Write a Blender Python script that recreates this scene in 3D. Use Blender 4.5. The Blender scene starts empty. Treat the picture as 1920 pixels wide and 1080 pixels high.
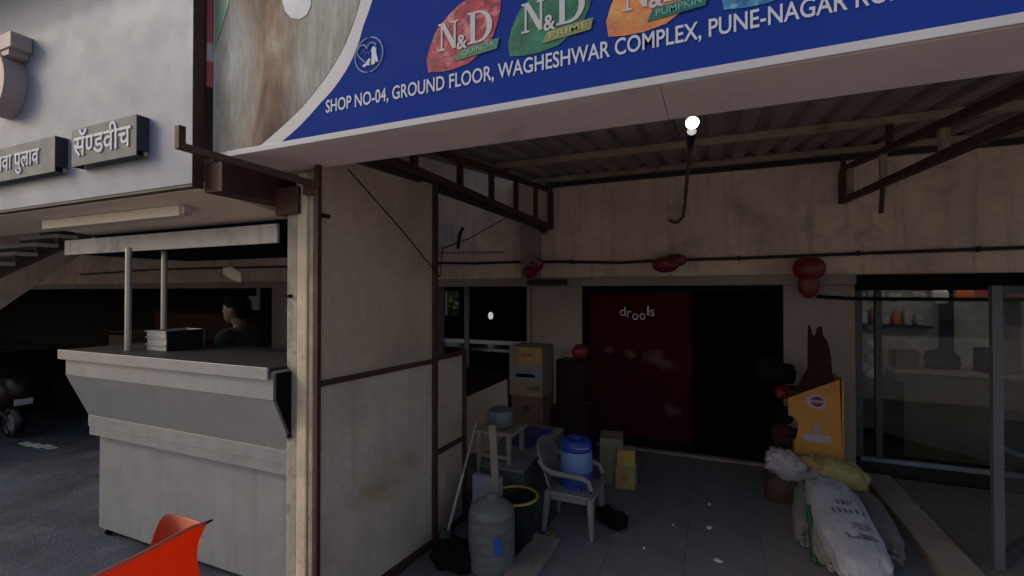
import bpy, bmesh, math, random
import numpy as np
from mathutils import Vector, Matrix, Euler
random.seed(7)
D = bpy.data; SC = bpy.context.scene; COL = SC.collection
R = math.radians

# ------------------------------------------------------------------ camera, sky, sun, exposure
FPX = 880.0; CAMH = 1.9
YAW = math.atan(378/FPX); PIT = math.atan(9/FPX)
cam = D.cameras.new('camera'); cam.sensor_width = 36.0; cam.lens = 36.0*FPX/1920.0
cam.clip_start = 0.05; cam.clip_end = 500
camo = D.objects.new('camera', cam); COL.objects.link(camo)
camo.location = (0, 0, CAMH); camo.rotation_euler = (R(90)+PIT, 0, YAW); SC.camera = camo

SUN_AZ, SUN_EL = R(180+60), R(32)          # compass style: sun stands front-left of the shops (-x, -y)
SDIR = Vector((math.sin(SUN_AZ)*math.cos(SUN_EL), math.cos(SUN_AZ)*math.cos(SUN_EL), math.sin(SUN_EL)))
world = D.worlds.new('World'); SC.world = world; world.use_nodes = True
wn = world.node_tree.nodes; wl = world.node_tree.links
sky = wn.new('ShaderNodeTexSky'); sky.sky_type = 'NISHITA'; sky.sun_disc = False
sky.sun_elevation = SUN_EL; sky.sun_rotation = SUN_AZ; sky.dust_density = 3.0; sky.air_density = 1.2
wl.new(sky.outputs[0], wn['Background'].inputs[0]); wn['Background'].inputs[1].default_value = 0.15
sun = D.lights.new('sun', 'SUN'); sun.energy = 0.6; sun.angle = R(3.0); sun.color = (1.0, 0.96, 0.91)
suno = D.objects.new('sun', sun); COL.objects.link(suno)
suno.location = (-10, -10, 12); suno.rotation_euler = SDIR.to_track_quat('Z', 'Y').to_euler()
SC.view_settings.view_transform = 'Standard'; SC.view_settings.look = 'None'
SC.view_settings.exposure = -0.28; SC.view_settings.gamma = 1.0
SC.render.engine = 'CYCLES'
SC.cycles.max_bounces = 8; SC.cycles.use_denoising = True

SHD = -math.tan(SUN_EL)/math.cos(SUN_AZ)      # drop of a shadow on a street-facing wall per metre of projection
# ------------------------------------------------------------------ pixel of the photograph -> point on a plane of the place
_f = np.array([-math.sin(YAW)*math.cos(PIT), math.cos(YAW)*math.cos(PIT), math.sin(PIT)])
_r = np.array([math.cos(YAW), math.sin(YAW), 0.0]); _u = np.cross(_r, _f)
def at(px, py, X=None, Y=None, Z=None):
    d = _f*FPX + _r*(px-960) - _u*(py-540); o = np.array([0, 0, CAMH])
    if X is not None: t = (X-o[0])/d[0]
    elif Y is not None: t = (Y-o[1])/d[1]
    else: t = (Z-o[2])/d[2]
    return Vector(o+t*d)

# ------------------------------------------------------------------ materials
MATS = {}
def mat(name, col, rough=.6, metal=0., var=.18, scale=2.5, bump=.0, bscale=70., stain=None, spec=.4,
        emit=None, glass=False, streak=None, detail=6.):
    if name in MATS: return MATS[name]
    m = D.materials.new(name); m.use_nodes = True; MATS[name] = m
    nt = m.node_tree; n = nt.nodes; l = nt.links; b = n['Principled BSDF']
    b.inputs['Roughness'].default_value = rough; b.inputs['Metallic'].default_value = metal
    b.inputs['Specular IOR Level'].default_value = spec
    if glass:
        b.inputs['Transmission Weight'].default_value = 1.; b.inputs['IOR'].default_value = 1.45
        b.inputs['Base Color'].default_value = (*col, 1); return m
    tc = n.new('ShaderNodeTexCoord')
    def noise(sc, det=detail, vec=None, rough_=.6):
        t = n.new('ShaderNodeTexNoise'); t.inputs['Scale'].default_value = sc; t.inputs['Detail'].default_value = det
        t.inputs['Roughness'].default_value = rough_
        l.new(vec or tc.outputs['Object'], t.inputs['Vector']); return t.outputs['Fac']
    def ramp(fac, a, b_):
        r = n.new('ShaderNodeMapRange'); r.inputs['From Min'].default_value = a; r.inputs['From Max'].default_value = b_
        l.new(fac, r.inputs['Value']); return r.outputs[0]
    def mix(fac, a, c2, blend='MIX'):
        x = n.new('ShaderNodeMix'); x.data_type = 'RGBA'; x.blend_type = blend
        if isinstance(fac, float): x.inputs[0].default_value = fac
        else: l.new(fac, x.inputs[0])
        for i, v in ((6, a), (7, c2)):
            if isinstance(v, tuple): x.inputs[i].default_value = (*v, 1)
            else: l.new(v, x.inputs[i])
        return x.outputs[2]
    lo = tuple(max(0, c*(1-var)) for c in col); hi = tuple(min(1, c*(1+var*.8)) for c in col)
    c = mix(ramp(noise(scale), .3, .7), lo, hi)
    c = mix(ramp(noise(scale*14, 3.), .3, .75), c, mix(1.0, c, (1-var*.6,)*3, 'MULTIPLY'))
    if streak:                                   # rain and dirt runs: noise drawn out along z
        mp = n.new('ShaderNodeMapping'); mp.inputs['Scale'].default_value = (9, 9, .7); l.new(tc.outputs['Object'], mp.inputs[0])
        c = mix(ramp(noise(1.3, 5., mp.outputs[0]), .52, .85), c, streak)
    if stain:
        scol, sscale, s0, s1 = stain
        c = mix(ramp(noise(sscale, 8., None, .68), s0, s1), c, scol)
    l.new(c, b.inputs['Base Color'])
    rr = ramp(noise(scale*4), .2, .8)
    rm = n.new('ShaderNodeMapRange'); rm.inputs['To Min'].default_value = max(.03, rough-.1); rm.inputs['To Max'].default_value = min(1, rough+.12)
    l.new(rr, rm.inputs['Value']); l.new(rm.outputs[0], b.inputs['Roughness'])
    if bump:
        bp = n.new('ShaderNodeBump'); bp.inputs['Strength'].default_value = bump; bp.inputs['Distance'].default_value = .01
        l.new(noise(bscale, 4.), bp.inputs['Height']); l.new(bp.outputs[0], b.inputs['Normal'])
    if emit:
        b.inputs['Emission Color'].default_value = (*emit[0], 1); b.inputs['Emission Strength'].default_value = emit[1]
    return m

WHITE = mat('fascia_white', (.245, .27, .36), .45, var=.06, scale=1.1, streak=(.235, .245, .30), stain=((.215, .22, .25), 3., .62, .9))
CREAM = mat('cream_soffit', (.80, .69, .58), .6, var=.1, scale=1.5, stain=((.5, .43, .34), 2.2, .55, .85))
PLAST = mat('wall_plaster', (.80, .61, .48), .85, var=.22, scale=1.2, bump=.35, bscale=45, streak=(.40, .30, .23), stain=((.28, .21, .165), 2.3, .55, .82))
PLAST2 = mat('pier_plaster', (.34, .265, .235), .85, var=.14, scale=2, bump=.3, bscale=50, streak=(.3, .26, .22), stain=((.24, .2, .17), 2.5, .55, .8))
SHEET = mat('partition_sheet', (.52, .39, .30), .55, var=.24, scale=1.6, stain=((.36, .29, .21), 1.6, .55, .8), streak=(.40, .34, .28), bump=.08, bscale=8)
RUST = mat('brown_primer_steel', (.075, .03, .022), .6, var=.35, scale=6, bump=.2, stain=((.13, .075, .05), 9., .6, .8))
DKSTEEL = mat('dark_steel', (.035, .022, .02), .6, var=.35, scale=6, bump=.15)
TAN = mat('purlin_tan', (.36, .27, .19), .6, var=.3, scale=8, stain=((.12, .06, .04), 7., .58, .75))
ROOFM = mat('roof_sheet_metal', (.34, .28, .26), .5, metal=.3, var=.3, scale=2, streak=(.14, .1, .08))
POSTC = mat('post_cream_paint', (.62, .53, .37), .65, var=.22, scale=5, bump=.4, bscale=40, stain=((.2, .16, .12), 9., .6, .72))
POSTG = mat('post_grey_concrete', (.40, .35, .30), .8, var=.3, scale=6, bump=.5, bscale=40, stain=((.15, .12, .1), 8., .55, .75))
STEEL = mat('counter_steel', (.355, .35, .36), .42, metal=.35, var=.08, scale=2.2, streak=(.30, .285, .275), bump=.10, bscale=9, stain=((.25, .225, .205), 2.6, .58, .9))
STEELD = mat('counter_steel_slope', (.385, .38, .385), .45, metal=.35, var=.08, scale=2, bump=.04, bscale=12)
STEELT = mat('counter_top_steel', (.045, .042, .04), .6, spec=.2, var=.12, scale=5)
CHROME = mat('steel_pipe', (.55, .53, .5), .35, metal=.6, var=.1)
ASPH = mat('asphalt', (.083, .096, .132), .9, var=.45, scale=1.6, bump=1., bscale=55, stain=((.155, .16, .18), 2.4, .5, .75))
CONC = mat('concrete_apron', (.17, .155, .14), .9, var=.3, scale=1.5, bump=.5, bscale=70, stain=((.08, .065, .055), 2., .5, .8))
TILE = mat('floor_tile', (.21, .19, .215), .38, var=.12, scale=3, stain=((.10, .095, .09), 2.2, .5, .8))
TILE2 = mat('side_floor_tile', (.165, .15, .135), .5, var=.2, scale=3, stain=((.09, .08, .07), 2.2, .5, .8))
KERBM = mat('kerb_cement', (.29, .24, .21), .85, var=.2, scale=3, bump=.4, stain=((.14, .08, .06), 2.4, .55, .75))
BLUE = mat('sign_blue', (.016, .045, .29), .8, spec=.08, var=.12, scale=1.5)
SIGNW = mat('sign_white', (.50, .50, .54), .4, var=.08)
SIGNU = mat('sign_underside', (.74, .64, .61), .6, var=.08, scale=2, stain=((.38, .33, .3), 3, .6, .8))
LETW = mat('letter_white', (.55, .58, .70), .45, var=.05)
LETB = mat('emblem_pale_blue', (.30, .37, .62), .45, var=.1)
GREYBOX = mat('signbox_grey', (.078, .085, .11), .5, var=.12, stain=((.11, .125, .15), 3., .5, .8))
BOXSIDE = mat('signbox_dark', (.045, .048, .055), .5, var=.2)
PINK = mat('emblem_pink', (.62, .44, .42), .5, var=.1)
PINKS = mat('emblem_pink_side', (.5, .41, .41), .5, var=.1)
BLACK = mat('black_matte', (.007, .0065, .0065), .85, var=.3, spec=.1)
BLACKP = mat('black_plastic', (.014, .014, .015), .4, var=.2)
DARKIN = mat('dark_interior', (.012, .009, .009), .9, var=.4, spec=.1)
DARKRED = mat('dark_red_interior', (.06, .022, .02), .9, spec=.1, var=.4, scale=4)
ALU = mat('aluminium_dark', (.08, .08, .085), .4, metal=.5, var=.15)
ALUL = mat('aluminium_light', (.30, .31, .35), .35, metal=.5, var=.15)
REDP = mat('poster_red', (.058, .006, .008), .8, spec=.05, var=.5, scale=1.6)
WOOD = mat('pale_wood', (.32, .26, .21), .7, var=.2, scale=6)
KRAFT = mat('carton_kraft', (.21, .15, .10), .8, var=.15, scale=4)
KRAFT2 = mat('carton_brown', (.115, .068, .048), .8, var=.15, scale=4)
KRAFTT = mat('carton_tan', (.21, .18, .125), .8, var=.15, scale=4)
YELBOX = mat('box_yellow', (.46, .32, .12), .6, var=.15, scale=8)
YELST = mat('stand_yellow', (.50, .225, .04), .5, var=.12, scale=4)
PLWHITE = mat('chair_plastic_white', (.24, .23, .225), .45, var=.12, scale=6)
CBLUE = mat('cooler_blue', (.02, .05, .30), .35, var=.15)
CBLUEL = mat('cooler_label', (.16, .25, .50), .4, var=.1)
ORANGE = mat('orange_plastic', (.85, .085, .012), .45, var=.08, scale=3)
def thin_plastic(m, col, k):
    nt = m.node_tree; b = nt.nodes['Principled BSDF']; o = nt.nodes['Material Output']
    t = nt.nodes.new('ShaderNodeBsdfTranslucent'); t.inputs[0].default_value = (*col, 1); x = nt.nodes.new('ShaderNodeMixShader'); x.inputs[0].default_value = k
    nt.links.new(b.outputs[0], x.inputs[1]); nt.links.new(t.outputs[0], x.inputs[2]); nt.links.new(x.outputs[0], o.inputs['Surface'])
thin_plastic(ORANGE, (1, .17, .045), .52)
def see_through(m, k):
    nt = m.node_tree; b = nt.nodes['Principled BSDF']; o = nt.nodes['Material Output']
    t = nt.nodes.new('ShaderNodeBsdfTransparent'); t.inputs[0].default_value = (.75, .8, .8, 1); x = nt.nodes.new('ShaderNodeMixShader'); x.inputs[0].default_value = k
    nt.links.new(b.outputs[0], x.inputs[1]); nt.links.new(t.outputs[0], x.inputs[2]); nt.links.new(x.outputs[0], o.inputs['Surface'])
DRUM = mat('drum_clouded_plastic', (.24, .24, .235), .3, var=.15, scale=5)
see_through(DRUM, .34)
SACKW = mat('sack_white', (.34, .34, .40), .75, var=.18, scale=5, bump=1., bscale=14)
SACKG = mat('sack_grey', (.17, .155, .155), .8, var=.25, scale=5, bump=1., bscale=12)
BAGY = mat('bag_yellow', (.36, .29, .12), .55, var=.25, scale=9, bump=.3, bscale=30)
PACKP = mat('pack_pinkwhite', (.44, .38, .42), .4, var=.3, scale=14)
REDB = mat('balloon_red', (.20, .018, .024), .36, var=.2, scale=8, stain=((.42, .30, .22), 5., .60, .63))  # tan patches paint foil print and glossy highlights into the red
SKIN = mat('skin_brown', (.17, .09, .062), .55, var=.08)
HAIR = mat('hair_black', (.005, .0045, .0045), .9, spec=.1, var=.3)
SHIRT = mat('shirt_olive', (.03, .036, .028), .85, var=.2)
TROUS = mat('trousers_dark', (.02, .022, .03), .85, var=.2)
GLASS = mat('glass', (.9, .92, .92), .02, glass=True)
TUBEM = mat('tube_batten_cream', (.68, .62, .52), .5, var=.05)
HOODM = mat('hood_painted', (.72, .70, .70), .55, var=.1, scale=2.5, stain=((.42, .40, .38), 2.2, .5, .62), streak=(.48, .46, .44))
LAMP = mat('lit_bulb', (.9, .9, .9), .3, emit=((1, .98, .95), 24))

def spot(m, c, r, col, scl):
    nt = m.node_tree; n = nt.nodes; l = nt.links; b = n['Principled BSDF']; src = b.inputs['Base Color'].links[0].from_socket
    tc_ = n.new('ShaderNodeTexCoord'); mp_ = n.new('ShaderNodeMapping'); mp_.vector_type = 'POINT'; mp_.inputs['Scale'].default_value = scl
    mp_.inputs['Location'].default_value = tuple(-c[i]*scl[i] for i in range(3)); l.new(tc_.outputs['Object'], mp_.inputs[0])
    ln = n.new('ShaderNodeVectorMath'); ln.operation = 'LENGTH'; l.new(mp_.outputs[0], ln.inputs[0])
    nz_ = n.new('ShaderNodeTexNoise'); nz_.inputs['Scale'].default_value = 7; nz_.inputs['Detail'].default_value = 8; l.new(tc_.outputs['Object'], nz_.inputs['Vector'])
    ad = n.new('ShaderNodeMath'); ad.operation = 'MULTIPLY_ADD'; l.new(nz_.outputs['Fac'], ad.inputs[0]); ad.inputs[1].default_value = r*1.8; l.new(ln.outputs['Value'], ad.inputs[2])
    mr_ = n.new('ShaderNodeMapRange'); mr_.inputs['From Min'].default_value = r*1.75; mr_.inputs['From Max'].default_value = r*.9; mr_.inputs['To Max'].default_value = .6; l.new(ad.outputs[0], mr_.inputs[0])
    mx_ = n.new('ShaderNodeMix'); mx_.data_type = 'RGBA'; l.new(mr_.outputs[0], mx_.inputs[0]); l.new(src, mx_.inputs[6]); mx_.inputs[7].default_value = (*col, 1); l.new(mx_.outputs[2], b.inputs['Base Color'])
# ------------------------------------------------------------------ mesh helpers
class MB:
    def __init__(s): s.v = []; s.f = []; s.smooth = False
    def add(s, vs, fs):
        o = len(s.v); s.v += [tuple(v) for v in vs]; s.f += [tuple(i+o for i in f) for f in fs]; return s
    def box(s, x0, x1, y0, y1, z0, z1):
        vs = [(x, y, z) for z in (z0, z1) for y in (y0, y1) for x in (x0, x1)]
        return s.add(vs, [(0,2,3,1), (4,5,7,6), (0,1,5,4), (2,6,7,3), (0,4,6,2), (1,3,7,5)])
    def hexa(s, a, b):                            # two matching quads (4 points each)
        vs = list(a)+list(b)
        return s.add(vs, [(3,2,1,0), (4,5,6,7), (0,1,5,4), (1,2,6,5), (2,3,7,6), (3,0,4,7)])
    def bar(s, p, q, w, h, up=(0,0,1)):           # rectangular bar from p to q
        p, q = Vector(p), Vector(q); d = (q-p).normalized(); up = Vector(up)
        if abs(d.dot(up)) > .98: up = Vector((0, 1, 0))
        sd = d.cross(up).normalized()*w/2; uu = sd.cross(d).normalized()*h/2
        return s.hexa([p-sd-uu, p+sd-uu, p+sd+uu, p-sd+uu], [q-sd-uu, q+sd-uu, q+sd+uu, q-sd+uu])
    def tube(s, pts, r, n=10, cap=True):
        pts = [Vector(p) for p in pts]; rs = r if isinstance(r, (list, tuple)) else [r]*len(pts)
        ref = None; rings = []
        for i, p in enumerate(pts):
            d = (pts[min(i+1, len(pts)-1)]-pts[max(i-1, 0)]).normalized()
            if ref is None: ref = Vector((0, 0, 1)) if abs(d.z) < .9 else Vector((1, 0, 0))
            a = d.cross(ref).normalized(); b = d.cross(a).normalized(); ref = -b if False else ref
            rings.append([p+a*math.cos(t)*rs[i]+b*math.sin(t)*rs[i] for t in [2*math.pi*k/n for k in range(n)]])
        vs = [v for rg in rings for v in rg]; fs = []
        for i in range(len(pts)-1):
            for k in range(n):
                fs.append((i*n+k, i*n+(k+1) % n, (i+1)*n+(k+1) % n, (i+1)*n+k))
        if cap: fs += [tuple(range(n))[::-1], tuple((len(pts)-1)*n+k for k in range(n))]
        s.smooth = True
        return s.add(vs, fs)
    def lathe(s, c, prof, n=24, sx=1., sy=1.):    # prof: (radius, z)
        c = Vector(c); vs = []; fs = []
        for (r_, z) in prof:
            for k in range(n):
                t = 2*math.pi*k/n; vs.append(c+Vector((r_*math.cos(t)*sx, r_*math.sin(t)*sy, z)))
        for i in range(len(prof)-1):
            for k in range(n): fs.append((i*n+k, i*n+(k+1) % n, (i+1)*n+(k+1) % n, (i+1)*n+k))
        if prof[0][0] > 1e-4: fs.append(tuple(range(n))[::-1])
        if prof[-1][0] > 1e-4: fs.append(tuple((len(prof)-1)*n+k for k in range(n)))
        s.smooth = True
        return s.add(vs, fs)
    def prism(s, pts, d):                         # planar outline swept by d
        d = Vector(d); n = len(pts); pts = [Vector(p) for p in pts]
        return s.add(pts+[p+d for p in pts], [tuple(range(n)), tuple(range(2*n-1, n-1, -1))] +
                     [(i, n+i, n+(i+1) % n, (i+1) % n) for i in range(n)])
    def blob(s, c, rad, rot=(0,0,0), p=2.6, noise=.06, seed=0, nu=28, nv=16, nf=3.):
        from mathutils import noise as N
        E = Euler(rot).to_matrix(); c = Vector(c); vs = []; fs = []
        sg = lambda a, e: math.copysign(abs(a)**e, a)
        e = 2./p
        for j in range(nv+1):
            ph = -math.pi/2+math.pi*j/nv
            for i in range(nu):
                th = 2*math.pi*i/nu
                q = Vector((sg(math.cos(ph), e)*sg(math.cos(th), e), sg(math.cos(ph), e)*sg(math.sin(th), e), sg(math.sin(ph), e)))
                k = 1+noise*N.noise(q*nf+Vector((seed*3.7, seed, 0)))*1.6+noise*.5*N.noise(q*nf*3+Vector((seed, 0, 1)))
                vs.append(c+E @ Vector((q.x*rad[0]*k, q.y*rad[1]*k, q.z*rad[2]*k)))
        for j in range(nv):
            for i in range(nu): fs.append((j*nu+i, j*nu+(i+1) % nu, (j+1)*nu+(i+1) % nu, (j+1)*nu+i))
        s.smooth = True
        return s.add(vs, fs)
    def build(s, name, m, parent=None, bevel=0., kind=None, sharp=40):
        me = D.meshes.new(name); me.from_pydata(s.v, [], s.f); me.validate(); 
        bm = bmesh.new(); bm.from_mesh(me); bmesh.ops.remove_doubles(bm, verts=bm.verts, dist=1e-6)
        bmesh.ops.recalc_face_normals(bm, faces=bm.faces)
        if bevel:
            bmesh.ops.bevel(bm, geom=[e for e in bm.edges if len(e.link_faces) == 2 and e.calc_face_angle(0) > .5], offset=bevel, segments=2, affect='EDGES', profile=.6)
        bm.to_mesh(me); bm.free()
        return obj(name, me, m, parent, s.smooth, kind, sharp)

def wloc(o):
    return o['_w'] if o is not None and '_w' in o else (0, 0, 0)
def obj(name, me, m, parent=None, smooth=False, kind=None, sharp=40):
    me.materials.clear(); me.materials.append(m)
    o = D.objects.new(name, me); COL.objects.link(o)
    if smooth:
        me.polygons.foreach_set('use_smooth', [True]*len(me.polygons)); me.set_sharp_from_angle(angle=R(sharp))
    if parent is not None:
        o.parent = parent
        if parent.type == 'EMPTY': o.matrix_parent_inverse = Matrix.Translation(-parent.location)
    if kind: o['kind'] = kind
    return o
def thing(name, label, cat, loc=(0,0,0), group=None):
    e = D.objects.new(name, None); COL.objects.link(e); e.location = loc; e.empty_display_size = .1
    return tag(e, label, cat, group)
def tag(o, label, cat, group=None):
    o['label'] = label; o['category'] = cat
    if group: o['group'] = group
    return o
def bx(name, m, parent, x0, x1, y0, y1, z0, z1, bevel=0., kind=None):
    return MB().box(x0, x1, y0, y1, z0, z1).build(name, m, parent, bevel, kind)
def text_mesh(body, extrude=0., offset=0.):
    c = D.curves.new('t', 'FONT'); c.body = body; c.extrude = extrude; c.offset = offset; c.resolution_u = 4
    o = D.objects.new('t', c); COL.objects.link(o); bpy.context.view_layer.update()
    me = D.meshes.new_from_object(o.evaluated_get(bpy.context.evaluated_depsgraph_get()))
    D.objects.remove(o); D.curves.remove(c)
    return me
def put_text(name, body, m, parent, o, w, h, ux=(1,0,0), uz=(0,0,1), extrude=0., offset=0., me=None):
    """letters filling a box of width w and cap height h whose lower left corner is o"""
    me = me or text_mesh(body, extrude, offset)
    n = len(me.vertices); a = np.empty(n*3); me.vertices.foreach_get('co', a); a = a.reshape(-1, 3)
    mn, mx = a.min(0), a.max(0); ux, uz = Vector(ux), Vector(uz); ny = ux.cross(uz)
    sx = w/(mx[0]-mn[0]); sz = h/(mx[1]-mn[1]) if h else sx
    b = [Vector(o)+ux*((p[0]-mn[0])*sx)+uz*((p[1]-mn[1])*sz)+ny*(-p[2]) for p in a]
    me.vertices.foreach_set('co', [c for p in b for c in p]); me.update()
    me.name = name
    return obj(name, me, m, parent)

# ================================================================== THE SETTING
def struct(o): o['kind'] = 'structure'; return o
struct(MB().box(-80, 80, -60, 60, -.3, 0).build('ground', ASPH))
BOUNCE = mat('bounce_paving', (.56, .47, .41), .85, var=.2, scale=.7, bump=.4, stain=((.3, .26, .23), .8, .5, .8))
struct(MB().box(-3.0, 30, -14, 1.6, .001, .006).build('bounce_forecourt', BOUNCE)); struct(MB().box(-30, -3.001, -14, -.6, .001, .006).build('bounce_forecourt', BOUNCE))  # unseen pale paving added to bounce light under the sign and roof
struct(MB().box(-1.95, 1.36, 2.35, 5.72, .0, .004).build('apron', CONC))
# shop floor: polished tiles, each its own piece
fl = struct(bx('shop_floor', CONC, None, -1.24, 1.36, 2.7, 5.72, .004, .010))
tl0 = None
for i in range(5):
    for j in range(6):
        x0 = -1.235+i*.52; y0 = 2.705+j*.5025
        me_b = MB().box(.0015, .5185, .0015, .501, .0101, .0155)
        if tl0 is None:
            tl0 = me_b.build('floor_tile', TILE, fl); tl0.location = (x0, y0, 0)
        else:
            c = tl0.copy(); COL.objects.link(c); c.parent = fl; c.location = (x0, y0, random.uniform(-.0006, .0006))
struct(MB().box(1.36, 1.60, 2.2, 5.78, 0, .09).build('kerb', KERBM, bevel=.012))
f2 = struct(bx('side_floor', CONC, None, 1.60, 6.0, 2.2, 5.90, .0, .02))
for i in range(5):
    for j in range(5):
        bx('floor_tile', TILE2, f2, 1.605+i*.6, 2.20+i*.6-(2.20+i*.6)+1.605+i*.6-1.605-i*.6+1.605+i*.6+.594-1.01, 0, 0, 0, 0) if False else \
            MB().box(1.603+i*.6, 1.603+i*.6+.595, 2.9+j*.6, 2.9+j*.6+.595, .0205, .026).build('floor_tile', TILE2, f2)
struct(MB().box(-1.28, -1.08, 2.5, 3.42, .0, .05).build('floor_edge_slab', KERBM, bevel=.01))

# ================================================================== BACK BUILDING
bd = thing('shop_building', 'cream plastered shop building with a dark doorway under the lean-to', 'building', (0, 5.8, 0))
WY = 5.8
up = bx('upper_wall', PLAST, bd, -30, 6.2, WY, WY+.22, 2.09, 6.2)
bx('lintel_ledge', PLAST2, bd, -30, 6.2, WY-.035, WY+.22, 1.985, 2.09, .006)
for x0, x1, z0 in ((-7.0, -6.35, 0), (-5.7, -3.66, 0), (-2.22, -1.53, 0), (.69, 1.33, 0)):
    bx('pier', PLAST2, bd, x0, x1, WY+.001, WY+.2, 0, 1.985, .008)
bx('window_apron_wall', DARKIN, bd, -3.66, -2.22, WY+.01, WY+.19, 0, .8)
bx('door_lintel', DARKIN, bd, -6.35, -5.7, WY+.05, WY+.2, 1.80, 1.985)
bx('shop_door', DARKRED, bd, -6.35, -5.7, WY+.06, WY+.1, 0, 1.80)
bx('roof_slab', PLAST2, bd, -30, 6.2, WY-.1, 9.4, 6.2, 6.4)
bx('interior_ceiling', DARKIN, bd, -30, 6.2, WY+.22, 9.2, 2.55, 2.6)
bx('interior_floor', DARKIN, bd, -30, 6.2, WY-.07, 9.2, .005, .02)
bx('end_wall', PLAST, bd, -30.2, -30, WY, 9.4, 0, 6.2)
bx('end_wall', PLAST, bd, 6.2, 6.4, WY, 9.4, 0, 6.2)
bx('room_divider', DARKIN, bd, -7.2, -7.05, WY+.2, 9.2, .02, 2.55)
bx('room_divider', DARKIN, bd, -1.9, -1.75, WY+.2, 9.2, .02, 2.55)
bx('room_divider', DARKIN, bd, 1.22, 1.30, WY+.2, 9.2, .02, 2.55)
# rear wall with one daylight window
gw0, gw1 = at(830, 543, Y=9.2), at(860, 592, Y=9.2)
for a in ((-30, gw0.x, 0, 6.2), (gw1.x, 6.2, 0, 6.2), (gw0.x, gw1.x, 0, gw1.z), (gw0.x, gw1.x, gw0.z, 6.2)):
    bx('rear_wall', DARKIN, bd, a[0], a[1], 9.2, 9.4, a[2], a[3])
rw = bx('rear_window', ALUL, bd, gw0.x, gw0.x+.05, 9.25, 9.3, gw1.z, gw0.z)
bx('frame_bar', ALUL, rw, gw0.x+.05, gw1.x, 9.25, 9.3, gw0.z-.04, gw0.z)
# window opening frame beside the pier
wf = bx('window_frame', PLAST2, bd, -2.27, -2.221, WY-.02, WY+.1, .8, 1.985)
bx('window_sill', DARKIN, bd, -3.66, -2.2, WY-.05, WY+.2, .80, .84, .006)
bx('window_mullion', ALU, bd, -3.28, -3.2, WY+.1, WY+.16, .84, 1.985)
bx('window_bar', ALUL, bd, -3.66, -2.27, WY+.11, WY+.14, 1.18, 1.235)
# doorway: red poster leaf + frame
fr = bx('door_frame', BLACK, bd, -1.53, -1.48, WY+.02, WY+.12, .02, 1.985)
bx('frame_jamb', BLACK, fr, .64, .69, WY+.02, WY+.12, .02, 1.985)
bx('frame_head', BLACK, fr, -1.48, .64, WY+.02, WY+.12, 1.93, 1.984)
leaf = bx('door_leaf', BLACK, bd, -1.478, -.215, WY+.04, WY+.07, .03, 1.925)
pa = bx('poster', REDP, leaf, -1.44, -.245, WY+.030, WY+.0385, .16, 1.90)
PY = WY+.0285
for i, (ch, dz) in enumerate(zip('drools', (.02, 0, -.03, -.025, .03, .02))):
    put_text('poster_lettering', ch, LETW, leaf, (-1.06+(0, .086, .15, .236, .325, .36)[i], PY, 1.60+dz+(0 if ch not in 'ls' else 0)), .07 if ch in 'do' else (.022 if ch == 'l' else .05), .11 if ch in 'dl' else .08)
POSTER_SPOTS = (((-.66, 1.13), .20), ((-.52, 1.06), .16), ((-.95, 1.16), .12), ((-1.18, 1.2), .10), ((-.45, .52), .16))
for (px_, pz_), pr_ in POSTER_SPOTS: spot(REDP, (px_, PY, pz_), pr_, (.19, .12, .11), (1, .2, 1.5))
bx('threshold', KERBM, bd, -1.53, .69, WY-.07, WY+.01, .0, .05, .006)
# dark shelves in the shop with faint packets
rk = thing('shelf_rack', 'dark shelf rack of pet packets deep inside the doorway', 'shelf', (.2, 7.4, 0))
for z in (.45, .85, 1.25, 1.65):
    bx('shelf', BLACK, rk, -.6, .95, 7.2, 7.5, z, z+.03)
for x in (-.6, .15, .92): bx('upright', BLACK, rk, x, x+.03, 7.5, 7.53, .02, 2.)
i = 0
for z in (.48, .88, 1.28, 1.68):
    x = -.55
    while x < .8:
        w = random.uniform(.1, .18); h = random.uniform(.2, .32)
        mcol = mat('pack_%d' % (i % 5), [(.004,.006,.01), (.009,.005,.004), (.012,.012,.011), (.004,.007,.004), (.012,.004,.004)][i % 5], .9, spec=.03)
        MB().blob((x+w/2, 7.34, z+h/2), (w/2, .06, h/2), p=4, noise=.03, seed=i, nu=12, nv=8).build('packet', mcol, rk)
        x += w+.03; i += 1

# ---- right hand glass shop front
SF = thing('glass_shopfront', 'dark framed glass shopfront beside the plastered pier', 'shopfront', (2.6, 5.95, 0))
bx('header_panel', BLACK, SF, 1.34, 6.2, WY+.02, WY+.2, 1.90, 2.10) if False else bx('header_panel', BLACK, SF, 1.335, 6.19, 5.74, 5.99, 1.925, 2.082)
bx('bottom_rail', ALUL, SF, 1.40, 6.1, 5.93, 5.98, .16, .20)
bx('kick_panel', BLACKP, SF, 1.335, 6.1, 5.94, 5.97, .02, .16)
for x0, x1, m_ in ((1.335, 1.42, ALU), (1.53, 1.585, ALU), (2.95, 3.02, ALU), (4.4, 4.47, ALU)):
    bx('mullion', m_, SF, x0, x1, 5.92, 5.985, .20, 1.925)
for x0, x1 in ((1.42, 1.53), (1.585, 2.95), (3.02, 4.4)):
    bx('glass_pane', GLASS, SF, x0, x1, 5.948, 5.954, .20, 1.925)
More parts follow.
